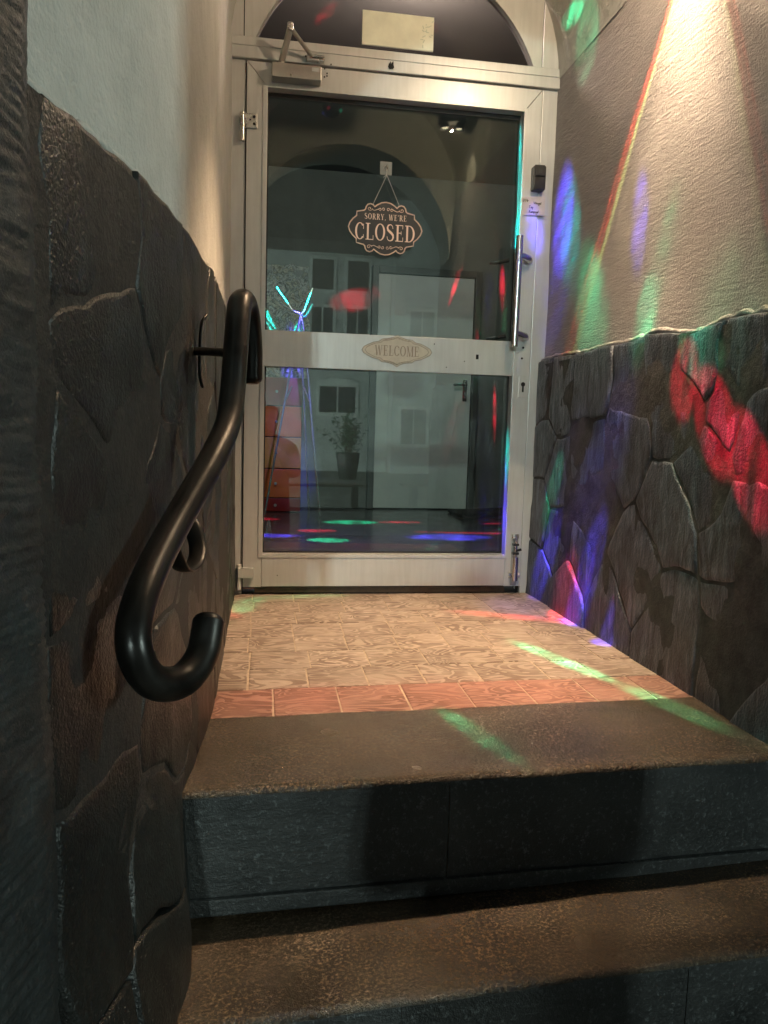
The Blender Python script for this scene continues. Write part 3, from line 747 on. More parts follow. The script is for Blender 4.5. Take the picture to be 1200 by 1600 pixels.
b = MB(); b.tube(smooth_path([(.541, .031, 1.608), (.541, .004, 1.606), (.541, -.003, 1.598), (.541, .0, 1.592)], 4), .0022, 8); b.tube([(.541+.008*math.cos(t_*.35),   .0295, 1.603+.008*math.sin(t_*.35)) for t_ in range(19)], .0016, 6); b.build('hook_wire', 'brushed_steel', hk)
# WELCOME sticker on the middle rail
ws = thing('welcome_sticker', 'beige ornate sticker reading welcome on the middle door rail', 'sticker', (.597, -.006, .876))
wq = [(0, 62), (14, 52), (34, 46), (58, 44), (70, 34), (92, 30), (110, 22), (128, 12), (135, 0)]
q1 = wq; q2 = [(x, -y) for x, y in reversed(wq)][1:]; q3 = [(-x, -y) for x, y in wq][1:]; q4 = [(-x, y) for x, y in reversed(wq)][1:-1]
wo_ = [(.597+x*.001, .933+y*.00098) for x, y in q1+q2+q3+q4]
b = MB(); b.prism(wo_, -.0075, -.0062); b.build('backing', 'sticker_beige', ws)
b = MB(); pts = [(.597+(x-.597)*.90, -.0077, .933+(z-.933)*.86) for x, z in wo_]; pts += pts[:2]; b.tube(pts, .0009, 5, False); pts = [(.597+(x-.597)*.99, -.0076, .933+(z-.933)*.985) for x, z in wo_]; pts += pts[:2]; b.tube(pts, .0009, 5, False); b.build('border', 'sticker_dark', ws)
text('letters', 'WELCOME', .597, -.0079, .914, .038, .170, 'sticker_dark', ws, .06)
b = MB()
for sgn in (1, -1):
    for i in range(9):
        x = .597+(i-4)*.011; rr = .0035; z = .933+sgn*(.046-abs(i-4)*.0018)
        b.tube([(x+rr*math.cos(k_*.7), -.0078, z+sgn*rr*math.sin(k_*.7)) for k_ in range(7)], .0006, 4)
b.build('ornament', 'sticker_dark', ws)['kind'] = 'stuff'

# black code lock and handwritten note on the right stile
kb = thing('door_camera', 'black plastic box with small upper window fixed beside the door', 'box', (1.11, -.015, 1.545))
b = MB(); b.prism([(1.089, 1.546), (1.134, 1.546), (1.136, 1.553), (1.136, 1.630), (1.130, 1.636), (1.094, 1.636), (1.088, 1.630), (1.088, 1.552)], -.047, Y0-.0005, .003); b.build('housing', 'black_plastic', kb)
b = MB(); b.box(1.094, 1.131, -.052, -.0465, 1.594, 1.631, .003); b.build('window', 'rubber', kb)
b = MB(); b.box(1.106, 1.119, -.0526, -.0518, 1.606, 1.619, .0); b.build('lens', 'post_metal', kb)
b = MB(); b.prism([(1.089, 1.549), (1.131, 1.549), (1.134, 1.560), (1.134, 1.590), (1.091, 1.590)], -.0505, -.0465, .002); b.build('cover', 'black_plastic', kb)
pn = thing('paper_note', 'small white paper note with handwriting taped below the black box', 'note', (1.1, -.016, 1.46))
b = MB(); b.add([(1.055, -.0200, 1.524), (1.060, -.0192, 1.458), (1.148, -.0196, 1.462), (1.146, -.0205, 1.531), (1.055, -.0186, 1.524), (1.060, -.0186, 1.458), (1.148, -.0186, 1.462), (1.146, -.0186, 1.531)], [(0, 1, 2, 3), (0, 4, 5, 1), (1, 5, 6, 2), (2, 6, 7, 3), (3, 7, 4, 0)]); b.build('sheet', 'paper', pn)
b = MB()
def scrib(x, z, pts, k=.006, r=.0008):
    b.tube([(x+p[0]*k, -.0212, z+p[1]*k) for p in pts], r, 4)
LET = {'D': [(0, 0), (0, 2), (1, 1.6), (1.1, .5), (0, 0)], 'H': [(0, 0), (0, 2), (0, 1), (1, 1.1), (1, 2), (1, 0)], 'r': [(0, 0), (0, 1.2), (.2, .8), (.7, 1.2)], 'W': [(0, 2), (.4, 0), (.8, 1.3), (1.1, 0), (1.6, 2)], 'i': [(0, 1.2), (0, 0)],
       'a': [(.8, 1.1), (.1, .9), (.2, 0), (.8, .3), (.8, 1.1), (.9, 0)], 'g': [(.8, 1.1), (.1, .9), (.2, .1), (.8, .3), (.8, 1.1), (.7, -.9), (.1, -.7)], 'e': [(.1, .5), (.8, .7), (.4, 1.2), (.1, .5), (.4, 0), (.9, .2)], 'l': [(0, 0), (.1, 2)],
       't': [(0, 2), (.1, 0), (.1, 1.4), (-.3, 1.4), (.5, 1.5)], 'y': [(0, 1.1), (.4, .1), (.8, 1.1), (.2, -.9)], 'T': [(0, 1.9), (1.4, 2), (.7, 2), (.6, 0)], 'K': [(0, 0), (.1, 2), (.05, .9), (1, 2), (.2, 1), (1, 0)],
       'c': [(.8, 1), (.3, 1.2), (0, .5), (.4, 0), (.9, .2)], 'm': [(0, 0), (0, 1.2), (.4, 1), (.5, 0), (.6, 1), (1, 1.1), (1.1, 0)], 'p': [(0, 1.2), (0, -.9), (0, .8), (.6, 1.2), (.8, .5), (0, .2)], 'n': [(0, 0), (0, 1.2), (.6, 1), (.7, 0)], '!': [(.1, 2), (0, .6)], '.': [(0, .1), (.1, 0)]}
for word, x, z, k_ in (("D.Hr", 1.060, 1.507, .0052), ("Wingel", 1.102, 1.500, .0050), ("Tay", 1.083, 1.484, .0050), ("Kempge!", 1.085, 1.468, .0050)):
    for ch in word:
        scrib(x, z, LET.get(ch, LET['i']), k_); x += k_*({'W': 1.9, 'm': 1.5, 'T': 1.5, 'K': 1.3, 'H': 1.4, 'D': 1.5, 'i': .5, 'l': .5, '.': .5}.get(ch, 1.1))
b.build('handwriting', 'ink', pn)

# ------------------------------------------------------------------ handrail on the left wall
hr = thing('handrail', 'black wrought iron handrail with curled ends on the left wall', 'handrail', (0, -1.8, 0))
path = [(.033, -1.945, .388), (.026, -1.968, .350), (.004, -2.005, .330), (-.026, -2.042, .345), (-.043, -2.052, .392), (-.039, -2.005, .440), (-.019, -1.88, .497), (.023, -1.75, .584), (.043, -1.675, .638), (.049, -1.638, .690), (.052, -1.615, .750), (.056, -1.575, .828), (.060, -1.548, .850), (.066, -1.515, .850), (.072, -1.492, .825), (.076, -1.482, .775), (.0765, -1.483, .722)]
sp = smooth_path(path, 8)
b = MB(); b.tube(sp, .0205, 20); rail = b.build('rail', 'iron_black', hr)
for p_, d_ in ((sp[0], sp[0]-sp[1]), (sp[-1], sp[-1]-sp[-2])):
    d_ = d_.normalized(); b = MB(); b.tube([p_-d_*.002, p_+d_*.004, p_+d_*.009], [.0205, .0185, .012], 16); b.build('end_cap', 'iron_black', hr)
b = MB(); b.tube([(.050, -1.60, .757), (.0, -1.54, .763), (-.025, -1.50, .766)], .0075, 12); b.build('wall_bracket', 'iron_black', hr)
b = MB(); b.tube(smooth_path([(-.006, -1.475, .830), (-.012, -1.49, .815), (-.014, -1.497, .77), (-.014, -1.497, .725), (-.010, -1.49, .705)], 5), .008, 10, True, .35, (0, 1, 0)); b.build('wall_plate', 'iron_black', hr)
b = MB(); b.tube(smooth_path([(-.036, -1.71, .500), (-.010, -1.725, .485), (.003, -1.745, .452), (.000, -1.78, .432), (-.012, -1.83, .435), (-.022, -1.88, .475)], 6), .013, 12, True, .35, (1, 0, .2)); b.build('wall_bracket', 'iron_black', hr)

# ------------------------------------------------------------------ room behind the glass
tag(MB().add([(-.9, .07, -.003), (2.6, .07, -.003), (2.6, 3.35, -.003), (-.9, 3.35, -.003)], [(0, 1, 2, 3)]).build('room_floor', 'floor_inside'), kind='structure')
b = MB(); b.box(-.9, .96, 3.25, 3.4, 0, 2.6); b.box(1.78, 2.6, 3.25, 3.4, 0, 2.6); b.box(.96, 1.78, 3.25, 3.4, 1.88, 2.6)
b.box(-1.0, -.9, .07, 3.4, 0, 2.6); b.box(2.6, 2.7, .07, 3.4, 0, 2.6)
b.box(-1.0, -.03, .031, .07, 0, 2.6); b.box(1.19, 2.7, .031, .07, 0, 2.6)
tag(b.build('room_walls', 'wall_inside'), kind='structure')
tag(MB().add([(-.9, .03, 2.6), (2.6, .03, 2.6), (2.6, 3.35, 2.6), (-.9, 3.35, 2.6)], [(0, 3, 2, 1)]).build('room_ceiling', 'ceiling_inside'), kind='structure')
idr = thing('room_door', 'plain white inner door with black lever handle across the room', 'door', (1.37, 3.2, 0))
b = MB(); b.box(.985, 1.755, 3.20, 3.24, .008, 1.845, .003); b.build('leaf', 'door_white', idr)
b = MB(); b.box(.93, .98, 3.17, 3.26, 0, 1.90, .003); b.box(1.76, 1.81, 3.17, 3.26, 0, 1.90, .003); b.box(.9805, 1.7595, 3.17, 3.26, 1.85, 1.90, .003); b.build('frame', 'door_dark', idr)
b = MB(); b.box(1.69, 1.722, 3.185, 3.199, .88, 1.05, .003); hp = b.build('handle_plate', 'black_plastic', idr)
b = MB(); b.tube(smooth_path([(1.706, 3.19, 1.01), (1.706, 3.15, 1.01), (1.68, 3.14, 1.01), (1.60, 3.14, 1.008)], 4), .010, 10); b.build('lever', 'black_plastic', hp)
dc = thing('drawer_cabinet', 'tall cabinet of red, orange and ochre drawers behind the glass', 'cabinet', (.16, 3.0, 0))
b = MB(); b.box(-.10, .39, 2.915, 3.24, .03, 1.0, .004); b.build('carcass', 'carcass_wood', dc)
for z0, z1, mt in ((.79, .995, 'drawer_red'), (.56, .785, 'drawer_orange'), (.325, .555, 'drawer_ochre'), (.105, .32, 'drawer_orange'), (-.0, .10, 'drawer_red')):
    b = MB(); b.box(-.095, .385, 2.895, 2.916, z0+.003, z1, .003); d_ = b.build('drawer', mt, dc)
    b = MB(); b.tube([(.20, 2.897, (z0+z1)/2), (.20, 2.878, (z0+z1)/2)], [.006, .011], 12); b.build('knob', 'bright_metal', d_)
# crumpled foil picture standing on the cabinet
V = []; nu, nv = 34, 60
for j in range(nv+1):
    for i in range(nu+1):
        u, v = i/nu, j/nv
        x = -.06+.50*u+noise.noise(Vector((v*6, 1, 2)))*.02*(1 if u > .5 else -1); z = 1.002+.86*v+noise.noise(Vector((u*6, 5, 2)))*.02*(v > .5)
        V.append((x, 3.0+.18*v-.05*noise.turbulence(Vector((u*5, v*8, 1.0)), 4, False), z))
F = [(j*(nu+1)+i, j*(nu+1)+i+1, (j+1)*(nu+1)+i+1, (j+1)*(nu+1)+i) for j in range(nv) for i in range(nu)]
fo = thing('foil_picture', 'crumpled silver foil picture standing on the drawer cabinet', 'picture', (.16, 3.0, 1.0))
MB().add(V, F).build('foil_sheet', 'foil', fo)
b = MB(); b.prism([(-.04, 1.002), (.42, 1.002), (.42, 1.83), (-.04, 1.83)], 3.19, 3.205); b.build('backing', 'door_dark', fo)
# coat rack: three poles crossing under the top, short prongs
cr = thing('coat_rack', 'slim three legged metal coat rack with forked top lit blue', 'coat rack', (.36, 2.7, 0))
for f_, c_, t_, pr in (((.12, 2.66, 0), (.345, 2.70, 1.36), (.44, 2.72, 1.62), (.30, 2.62, .92)), ((.52, 2.66, 0), (.375, 2.70, 1.36), (.185, 2.70, 1.61), (.38, 2.62, .93)), ((.455, 2.92, 0), (.360, 2.72, 1.36), (.44, 2.66, 1.50), (.46, 2.9, .8))):
    b = MB(); b.tube(smooth_path([f_, tuple(Vector(f_).lerp(Vector(c_), .5)), c_, tuple(Vector(c_).lerp(Vector(t_), .4)), t_], 5), .008, 10); b.build('pole', 'rack_metal', cr)
    q = Vector(f_).lerp(Vector(c_), .6); b = MB(); b.tube([q, Vector(pr)], .006, 8); b.build('prong', 'rack_metal', cr)
b = MB(); b.tube([(.30, 2.70, 1.45), (.21, 2.68, 1.50)], .006, 8); b.build('prong', 'rack_metal', cr)
dm = thing('door_mat', 'black folded mat on the dark floor by the inner wall', 'mat', (1.9, 2.8, 0))
b = MB(); b.box(1.55, 2.3, 2.55, 3.0, .0, .03, .012); b.tube(smooth_path([(1.56, 2.58, .035), (1.7, 2.55, .05), (2.0, 2.58, .06), (2.3, 2.56, .04)], 5), .03, 10); b.build('pile', 'mat_black', dm)

# ------------------------------------------------------------------ across the street (seen in the glass)
def window_on(par, x, z, w, h, y, panes=2, arch=False):
    top = [(x+w/2, z+h), (x-w/2, z+h)]
    if arch: top = [(x+w/2*math.cos(R(a_)), z+h+.16*math.sin(R(a_))) for a_ in range(0, 181, 20)]
    b = MB(); o = [(x-w/2-.09, z-.09), (x+w/2+.09, z-.09)]+[(p[0]+(.09 if p[0] > x else -.09), p[1]+.09) for p in top]
    b.prism(o, y, y+.05); wf = b.build('window', 'street_trim', par)
    b = MB()
    for i in range(panes):
        x0 = x-w/2+w*i/panes+.03; b.box(x0, x0+w/panes-.06, y+.045, y+.062, z+.04, z+h-.04)
    b.build('pane', 'street_dark', wf)
    return wf
h1 = thing('house', 'pale plastered house with dark windows reflected in the door glass', 'house', (4, -25.5, STREET))
b = MB(); b.box(-9, 4.6, -29, -25, STREET, 6.75); b.build('wall', 'street_plaster', h1)
b = MB(); b.prism([(-9.3, 6.75), (4.9, 6.75), (4.5, 7.1), (-9, 7.1)], -24.7, -29); b.build('roof', 'street_roof', h1)
window_on(h1, 2.75, 1.15, 1.35, 1.0, -25.0, 2, True)
for x in (2.15, 3.4, -.6): window_on(h1, x, 3.75, .8, 1.15, -25.0, 2)
for x in (2.15, 3.4, -.6): window_on(h1, x, 5.45, .8, 1.1, -25.0, 1)
h2 = thing('house', 'taller white house with ground floor window reflected beside the inner door', 'house', (9, -24.5, STREET))
b = MB(); b.box(4.62, 16, -29, -24.2, STREET, 8.5); b.build('wall', 'street_plaster', h2)
b = MB(); b.prism([(4.4, 8.5), (16.3, 8.5), (16, 8.9), (4.7, 8.9)], -23.9, -29); b.build('roof', 'street_roof', h2)
window_on(h2, 5.4, .1, .95, 1.3, -24.2, 2); window_on(h2, 8.2, .1, 1.2, 1.4, -24.2, 2); window_on(h2, 5.6, 3.4, .9, 1.4, -24.2, 2); window_on(h2, 8.2, 3.4, .9, 1.4, -24.2, 2)
def bench(x, y, w, label):
    t = thing('bench', label, 'bench', (x, y, STREET), 'benches across the street')
    for k_ in range(3):
        b = MB(); b.box(x-w/2, x+w/2, y-.24+k_*.16, y-.10+k_*.16, STREET+.43, STREET+.475, .004); b.build('slat', 'wood_slat', t)
    for sx in (-1, 1):
        b = MB(); b.box(x+sx*(w/2-.25)-.05, x+sx*(w/2-.25)+.05, y-.2, y+.2, STREET, STREET+.43, .004); b.build('leg', 'post_metal', t)
bench(1.2, -12, 1.9, 'long slatted bench below the potted shrub in the reflection')
bench(3.6, -12.4, 1.4, 'short slatted bench in front of the white house in the reflection')
pl = thing('potted_shrub', 'leafy shrub in a dark pot across the street', 'plant', (2.7, -20.6, STREET))
MB().lathe([(.001, 0), (.26, 0), (.38, .80), (.36, .82), (.34, .76), (.001, .74)], (2.7, -20.6, STREET), 20).build('pot', 'pot', pl)
random.seed(5); b = MB(); st_ = MB()
for k_ in range(16):
    a_ = random.uniform(0, 6.28); tip = Vector((2.7+random.gauss(0, .38), -20.6+random.gauss(0, .3), STREET+random.uniform(1.2, 2.15))); base = Vector((2.7+.1*math.cos(a_), -20.6+.1*math.sin(a_), STREET+.74))
    st_.tube([base, base.lerp(tip, .5)+Vector((0, 0, .1)), tip], [.012, .008, .003], 5)
    for q_ in range(26):
        c = base.lerp(tip, random.uniform(.3, 1.05))+Vector((random.gauss(0, .09), random.gauss(0, .09), random.gauss(0, .08)))
        d1 = Vector((random.gauss(0, 1), random.gauss(0, 1), random.gauss(0, .6))).normalized()*.085; d2 = d1.orthogonal().normalized()*.03
        b.add([c-d1, c+d2, c+d1, c-d2], [(0, 1, 2, 3)])
b.build('foliage', 'leaf', pl); st_.build('stems', 'stem', pl)

# ------------------------------------------------------------------ lamps
def spot(name, loc, target, power, col, angle, blend, parent, rad=.008, sx=1.0, sy=1.0, roll=0.0):
    d = bpy.data.lights.new(name, 'SPOT'); d.energy = power; d.color = col; d.spot_size = R(angle); d.spot_blend = blend; d.shadow_soft_size = rad
    o = bpy.data.objects.new(name, d); COL.objects.link(o)
    q = (Vector(target)-Vector(loc)).to_track_quat('-Z', 'Y')
    o.matrix_basis = Matrix.Translation(loc) @ q.to_matrix().to_4x4() @ Matrix.Rotation(roll, 4, 'Z') @ Matrix.Diagonal((sx, sy, 1, 1))
    adopt(o, parent); return o
# twin warm spotlight hanging from the vault beside the right wall
tl = thing('twin_spotlight', 'small black twin spotlight under the vault reflected at the top of the glass', 'lamp', (1.03, -1.0, 2.16))
b = MB(); b.box(.965, 1.095, -1.03, -.97, 2.185, 2.225, .004); b.build('housing', 'black_plastic', tl)
b = MB(); b.tube([(1.03, -1.0, 2.224), (1.03, -1.0, 2.32)], .012, 12); b.build('stem', 'black_plastic', tl)
WARM = (1.0, .735, .47); FR_SIGN = 1.0
for i, x in enumerate((.995, 1.065)):
    b = MB(); b.lathe([(.022, .03), (.027, 0), (.024, 0), (.020, .012)], (x, -1.0, 2.156), 18); b.build('lamp_shade', 'black_plastic', tl)
    b = MB(); b.disc((x, -1.0, 2.166), .019, 'z', 16, .003); b.build('lens', 'led_warm', tl)
    L0 = (x, -1.0, 2.150)
    if i:
        tg = (.99, -.755, 0)
        o = spot('led', L0, tg, P_LED*2.0, (1.0, .74, .47), 50, .05, tl, .006); o.data.use_nodes = True; t = o.data.node_tree      # narrow optic: strongest on its axis
        tc = t.nodes.new('ShaderNodeTexCoord'); sx_ = t.nodes.new('ShaderNodeSeparateXYZ'); ab = t.nodes.new('ShaderNodeMath'); ab.operation = 'ABSOLUTE'; mr = t.nodes.new('ShaderNodeMapRange')
        for k_, v_ in (('From Min', .906), ('From Max', .996), ('To Min', .32), ('To Max', 1.35)): mr.inputs[k_].default_value = v_
        t.links.new(tc.outputs['Normal'], sx_.inputs[0]); t.links.new(sx_.outputs['Z'], ab.inputs[0]); t.links.new(ab.outputs[0], mr.inputs['Value']); t.links.new(mr.outputs['Result'], t.nodes['Emission'].inputs['Strength'])
        # colour fringe of the lens: two thin red rings and a yellow one round the white cone
        for col_, stops in (((1, .07, .03), [(.8885, 0), (.8892, 1), (.8925, 1), (.8935, .03), (.8995, .03), (.9005, .9), (.9035, .9), (.9050, 0)]), ((.9, 1, .25), [(.9060, 0), (.9080, .45), (.9130, .45), (.9180, 0)])):
            o = spot('led_rim', L0, tg, P_EDGE, col_, 57, .0, tl, .002); o.data.use_nodes = True; t = o.data.node_tree
            tc = t.nodes.new('ShaderNodeTexCoord'); sx_ = t.nodes.new('ShaderNodeSeparateXYZ'); ab = t.nodes.new('ShaderNodeMath'); ab.operation = 'ABSOLUTE'; mr = t.nodes.new('ShaderNodeMapRange'); cr_ = t.nodes.new('ShaderNodeValToRGB')
            mr.inputs['From Min'].default_value = .88; mr.inputs['From Max'].default_value = .93
            e_ = cr_.color_ramp.elements
            while len(e_) < len(stops): e_.new(.5)
            for k_, (p_, v_) in enumerate(stops): e_[k_].position = (p_-.88)/.05; e_[k_].color = (v_, v_, v_, 1)
            t.links.new(tc.outputs['Normal'], sx_.inputs[0]); t.links.new(sx_.outputs['Z'], ab.inputs[0]); t.links.new(ab.outputs[0], mr.inputs['Value']); t.links.new(mr.outputs['Result'], cr_.inputs[0])
            # the fringe shows on the side of the lens turned to the wall
            vl = (o.matrix_basis.to_3x3().inverted() @ Vector((1, 0, 0))).normalized(); dt = t.nodes.new('ShaderNodeVectorMath'); dt.operation = 'DOT_PRODUCT'; dt.inputs[1].default_value = vl*FR_SIGN
            m2_ = t.nodes.new('ShaderNodeMapRange'); m2_.inputs['From Min'].default_value = .045; m2_.inputs['From Max'].default_value = .09; ml = t.nodes.new('ShaderNodeMath'); ml.operation = 'MULTIPLY'
            t.links.new(tc.outputs['Normal'], dt.inputs[0]); t.links.new(dt.outputs['Value'], m2_.inputs['Value']); t.links.new(m2_.outputs['Result'], ml.inputs[0]); t.links.new(cr_.outputs[0], ml.inputs[1])
            vy = (o.matrix_basis.to_3x3().inverted() @ Vector((0, 1, 0))).normalized(); d2_ = t.nodes.new('ShaderNodeVectorMath'); d2_.operation = 'DOT_PRODUCT'; d2_.inputs[1].default_value = vy*FR_SIGN
            m3_ = t.nodes.new('ShaderNodeMapRange'); m3_.inputs['From Min'].default_value = -.05; m3_.inputs['From Max'].default_value = .15; m3_.inputs['To Min'].default_value = .12; ml2 = t.nodes.new('ShaderNodeMath'); ml2.operation = 'MULTIPLY'
            t.links.new(tc.outputs['Normal'], d2_.inputs[0]); t.links.new(d2_.outputs['Value'], m3_.inputs['Value']); t.links.new(m3_.outputs['Result'], ml2.inputs[0]); t.links.new(ml.outputs[0], ml2.inputs[1]); t.links.new(ml2.outputs[0], t.nodes['Emission'].inputs['Strength'])
    else:
        spot('led', L0, (.16, -.86, 0), P_LED*3.3, (1.0, .66, .39), 62, .75, tl, .012)
    spot('led_back', L0, (1.18, -1.13-.06*i, 1.93), P_LED*.22, WARM, 42, .15, tl, .004)
d = bpy.data.lights.new('led_spill', 'POINT'); d.energy = P_SPILL; d.color = WARM; d.shadow_soft_size = .0015
o = bpy.data.objects.new('led_spill', d); COL.objects.link(o); o.location = (1.03, -1.0, 2.15); adopt(o, tl)

# party projector at the crown of the vault: colour patches thrown over wall, floor and through the glass
DP = Vector((.45, -1.36, 2.36))
dp = thing('party_projector', 'small party light projector with coloured lenses under the vault', 'projector', DP)
b = MB(); b.lathe([(.001, .10), (.05, .10), (.055, .0), (.05, -.03), (.03, -.055), (.001, -.065)], DP, 20); b.build('dome', 'black_plastic', dp)
b = MB(); b.tube([DP+Vector((0, 0, .095)), DP+Vector((0, 0, .14))], .01, 10); b.build('stem', 'black_plastic', dp)
for k_, mt in enumerate(('lens_green', 'lens_red', 'lens_blue', 'lens_green')):
    a_ = k_*math.pi/2+.5; c = DP+Vector((.047*math.cos(a_), .047*math.sin(a_), -.03)); b = MB(); b.disc(c, .010, 'z', 12, .012); b.build('lens', mt, dp)
RED, GRN, BLU, TEAL = (1, .012, .045), (.03, 1, .42), (.09, .06, 1), (.0, .8, .72)
def beam(src, tg, axis, hw, hl, e, col, blend, parent):
    """one lens of a projector: an elliptical patch round tg, long along axis (half length hl, half width hw), irradiance e"""
    src, tg, axis = Vector(src), Vector(tg), Vector(axis).normalized(); bd = (tg-src); D = bd.length; bd.normalize()
    pa = axis-bd*axis.dot(bd); lp = max(hl*pa.length, hw*.3); Z = -bd; Y = pa.normalized(); X = Y.cross(Z)
    d = bpy.data.lights.new('beam', 'SPOT'); d.energy = e*4*math.pi*D*D; d.color = col; d.shadow_soft_size = .004; d.spot_blend = blend
    k = max(hw, lp); d.spot_size = 2*math.atan(k/D)
    d.use_nodes = True; t = d.node_tree; em = t.nodes['Emission']; tc = t.nodes.new('ShaderNodeTexCoord'); nz = t.nodes.new('ShaderNodeTexNoise'); rp = t.nodes.new('ShaderNodeMapRange')
    nz.inputs['Scale'].default_value = 2.6*D/k; nz.inputs['Detail'].default_value = 2
    rp.inputs['From Min'].default_value = .32; rp.inputs['From Max'].default_value = .62; rp.inputs['To Min'].default_value = .25; rp.inputs['To Max'].default_value = 1.5
    t.links.new(tc.outputs['Normal'], nz.inputs['Vector']); t.links.new(nz.outputs['Fac'], rp.inputs['Value']); t.links.new(rp.outputs['Result'], em.inputs['Strength'])
    o = bpy.data.objects.new('beam', d); COL.objects.link(o)
    o.matrix_basis = Matrix.Translation(src) @ Matrix((X, Y, Z)).transposed().to_4x4() @ Matrix.Diagonal((hw/k, lp/k, 1, 1)); adopt(o, parent)
src = DP+Vector((0, 0, -.07)); XW_ = 1.14; VT = (0, .1, 1)
for tg, ax, hw, hl, e, co, bl in [
 ((XW_, -1.09, .825), (0, -1, -.5), .045, .08, 30, RED, .5), ((XW_, -1.23, .725), (0, -1, -.85), .042, .14, 34, RED, .4), ((XW_, -1.37, .625), (0, -1, -.9), .042, .15, 34, RED, .4),
 ((XW_, -1.15, .885), (0, -1, -.35), .04, .12, 9, GRN, .6), ((XW_, -1.2, .80), (0, -1, 0), .25, .25, 1.2, GRN, 1),
 ((XW_, -.25, .47), (0, -.1, 1), .055, .13, 9, GRN, .5), ((XW_, -.30, .50), (0, 0, 1), .16, .2, 1.4, BLU, 1),
 ((XW_, -.22, .24), VT, .085, .14, 30, BLU, .9), ((XW_, -.57, .21), VT, .11, .16, 34, BLU, .9), ((XW_, -.74, .05), VT, .05, .12, 20, BLU, .8), ((XW_, -.42, .09), (0, -.5, -1), .07, .16, 26, RED, .8), ((XW_, -.45, .25), VT, .4, .35, 3.0, BLU, 1),
 ((XW_, -.20, 1.47), VT, .055, .22, 22, BLU, .8), ((XW_, -.27, 1.42), (0, .25, 1), .05, .25, 5, TEAL, .8), ((XW_, -.17, 1.20), VT, .07, .3, 2, BLU, 1),
 ((XW_, -.77, 1.33), (0, .12, 1), .04, .16, 9, BLU, .8), ((XW_, -.45, 1.16), (0, .35, 1), .06, .24, 5, GRN, .9), ((XW_, -.84, 1.03), (0, .15, 1), .06, .16, 8, GRN, .9), ((XW_, -.90, 1.20), (0, -.35, 1), .05, .25, 3.2, GRN, 1), ((XW_, -.53, 1.10), (0, .4, 1), .05, .26, 3.5, GRN, 1),
 ((XW_, -.33, 2.0), VT, .06, .15, 3, GRN, .7), ((.36, -.80, 2.52), (1, .2, 0), .03, .06, 110, RED, .9), ((.84, -.76, 2.50), (1, .2, 0), .03, .07, 80, RED, .9), ((1.10, -.28, 2.12), (0, 1, .2), .03, .10, 13, GRN, .9),
 ((.94, -.90, 0), (.36, -1, 0), .038, .27, 14, GRN, 1), ((1.075, -1.30, 0), (.30, -1, 0), .045, .32, 10, GRN, 1), ((.555, -1.40, 0), (.3, -1, 0), .035, .20, 15, GRN, 1),
 ((.99, -.40, 0), (1, -.45, 0), .045, .32, 9, RED, .9), ((.50, -1.16, 0), (1, 0, 0), .16, .6, .9, RED, .8),
 ((.02, -.22, 0), (.5, 1, 0), .07, .2, 3, GRN, .8), ((.25, -.05, 0), (1, .1, 0), .04, .25, 2, GRN, .8), ((.01, -.35, .18), VT, .05, .25, 4, RED, .9), ((.01, -.5, .38), VT, .08, .25, 2.2, GRN, .9),
 ((1.112, -.015, 1.41), VT, .04, .10, 8, BLU, .9),
 ((1.050, .01, 1.62), VT, .012, .2, 16, TEAL, .4), ((1.050, .01, 1.40), VT, .012, .07, 30, TEAL, .4), ((1.050, .01, .35), VT, .012, .22, 22, BLU, .5), ((1.050, .01, .55), VT, .012, .12, 14, TEAL, .5),
 ((1.035, -.075, 1.15), VT, .012, .2, 5, BLU, .5)]:
    beam(src, tg, ax, hw, hl, e*P_DISCO, co, bl, dp)

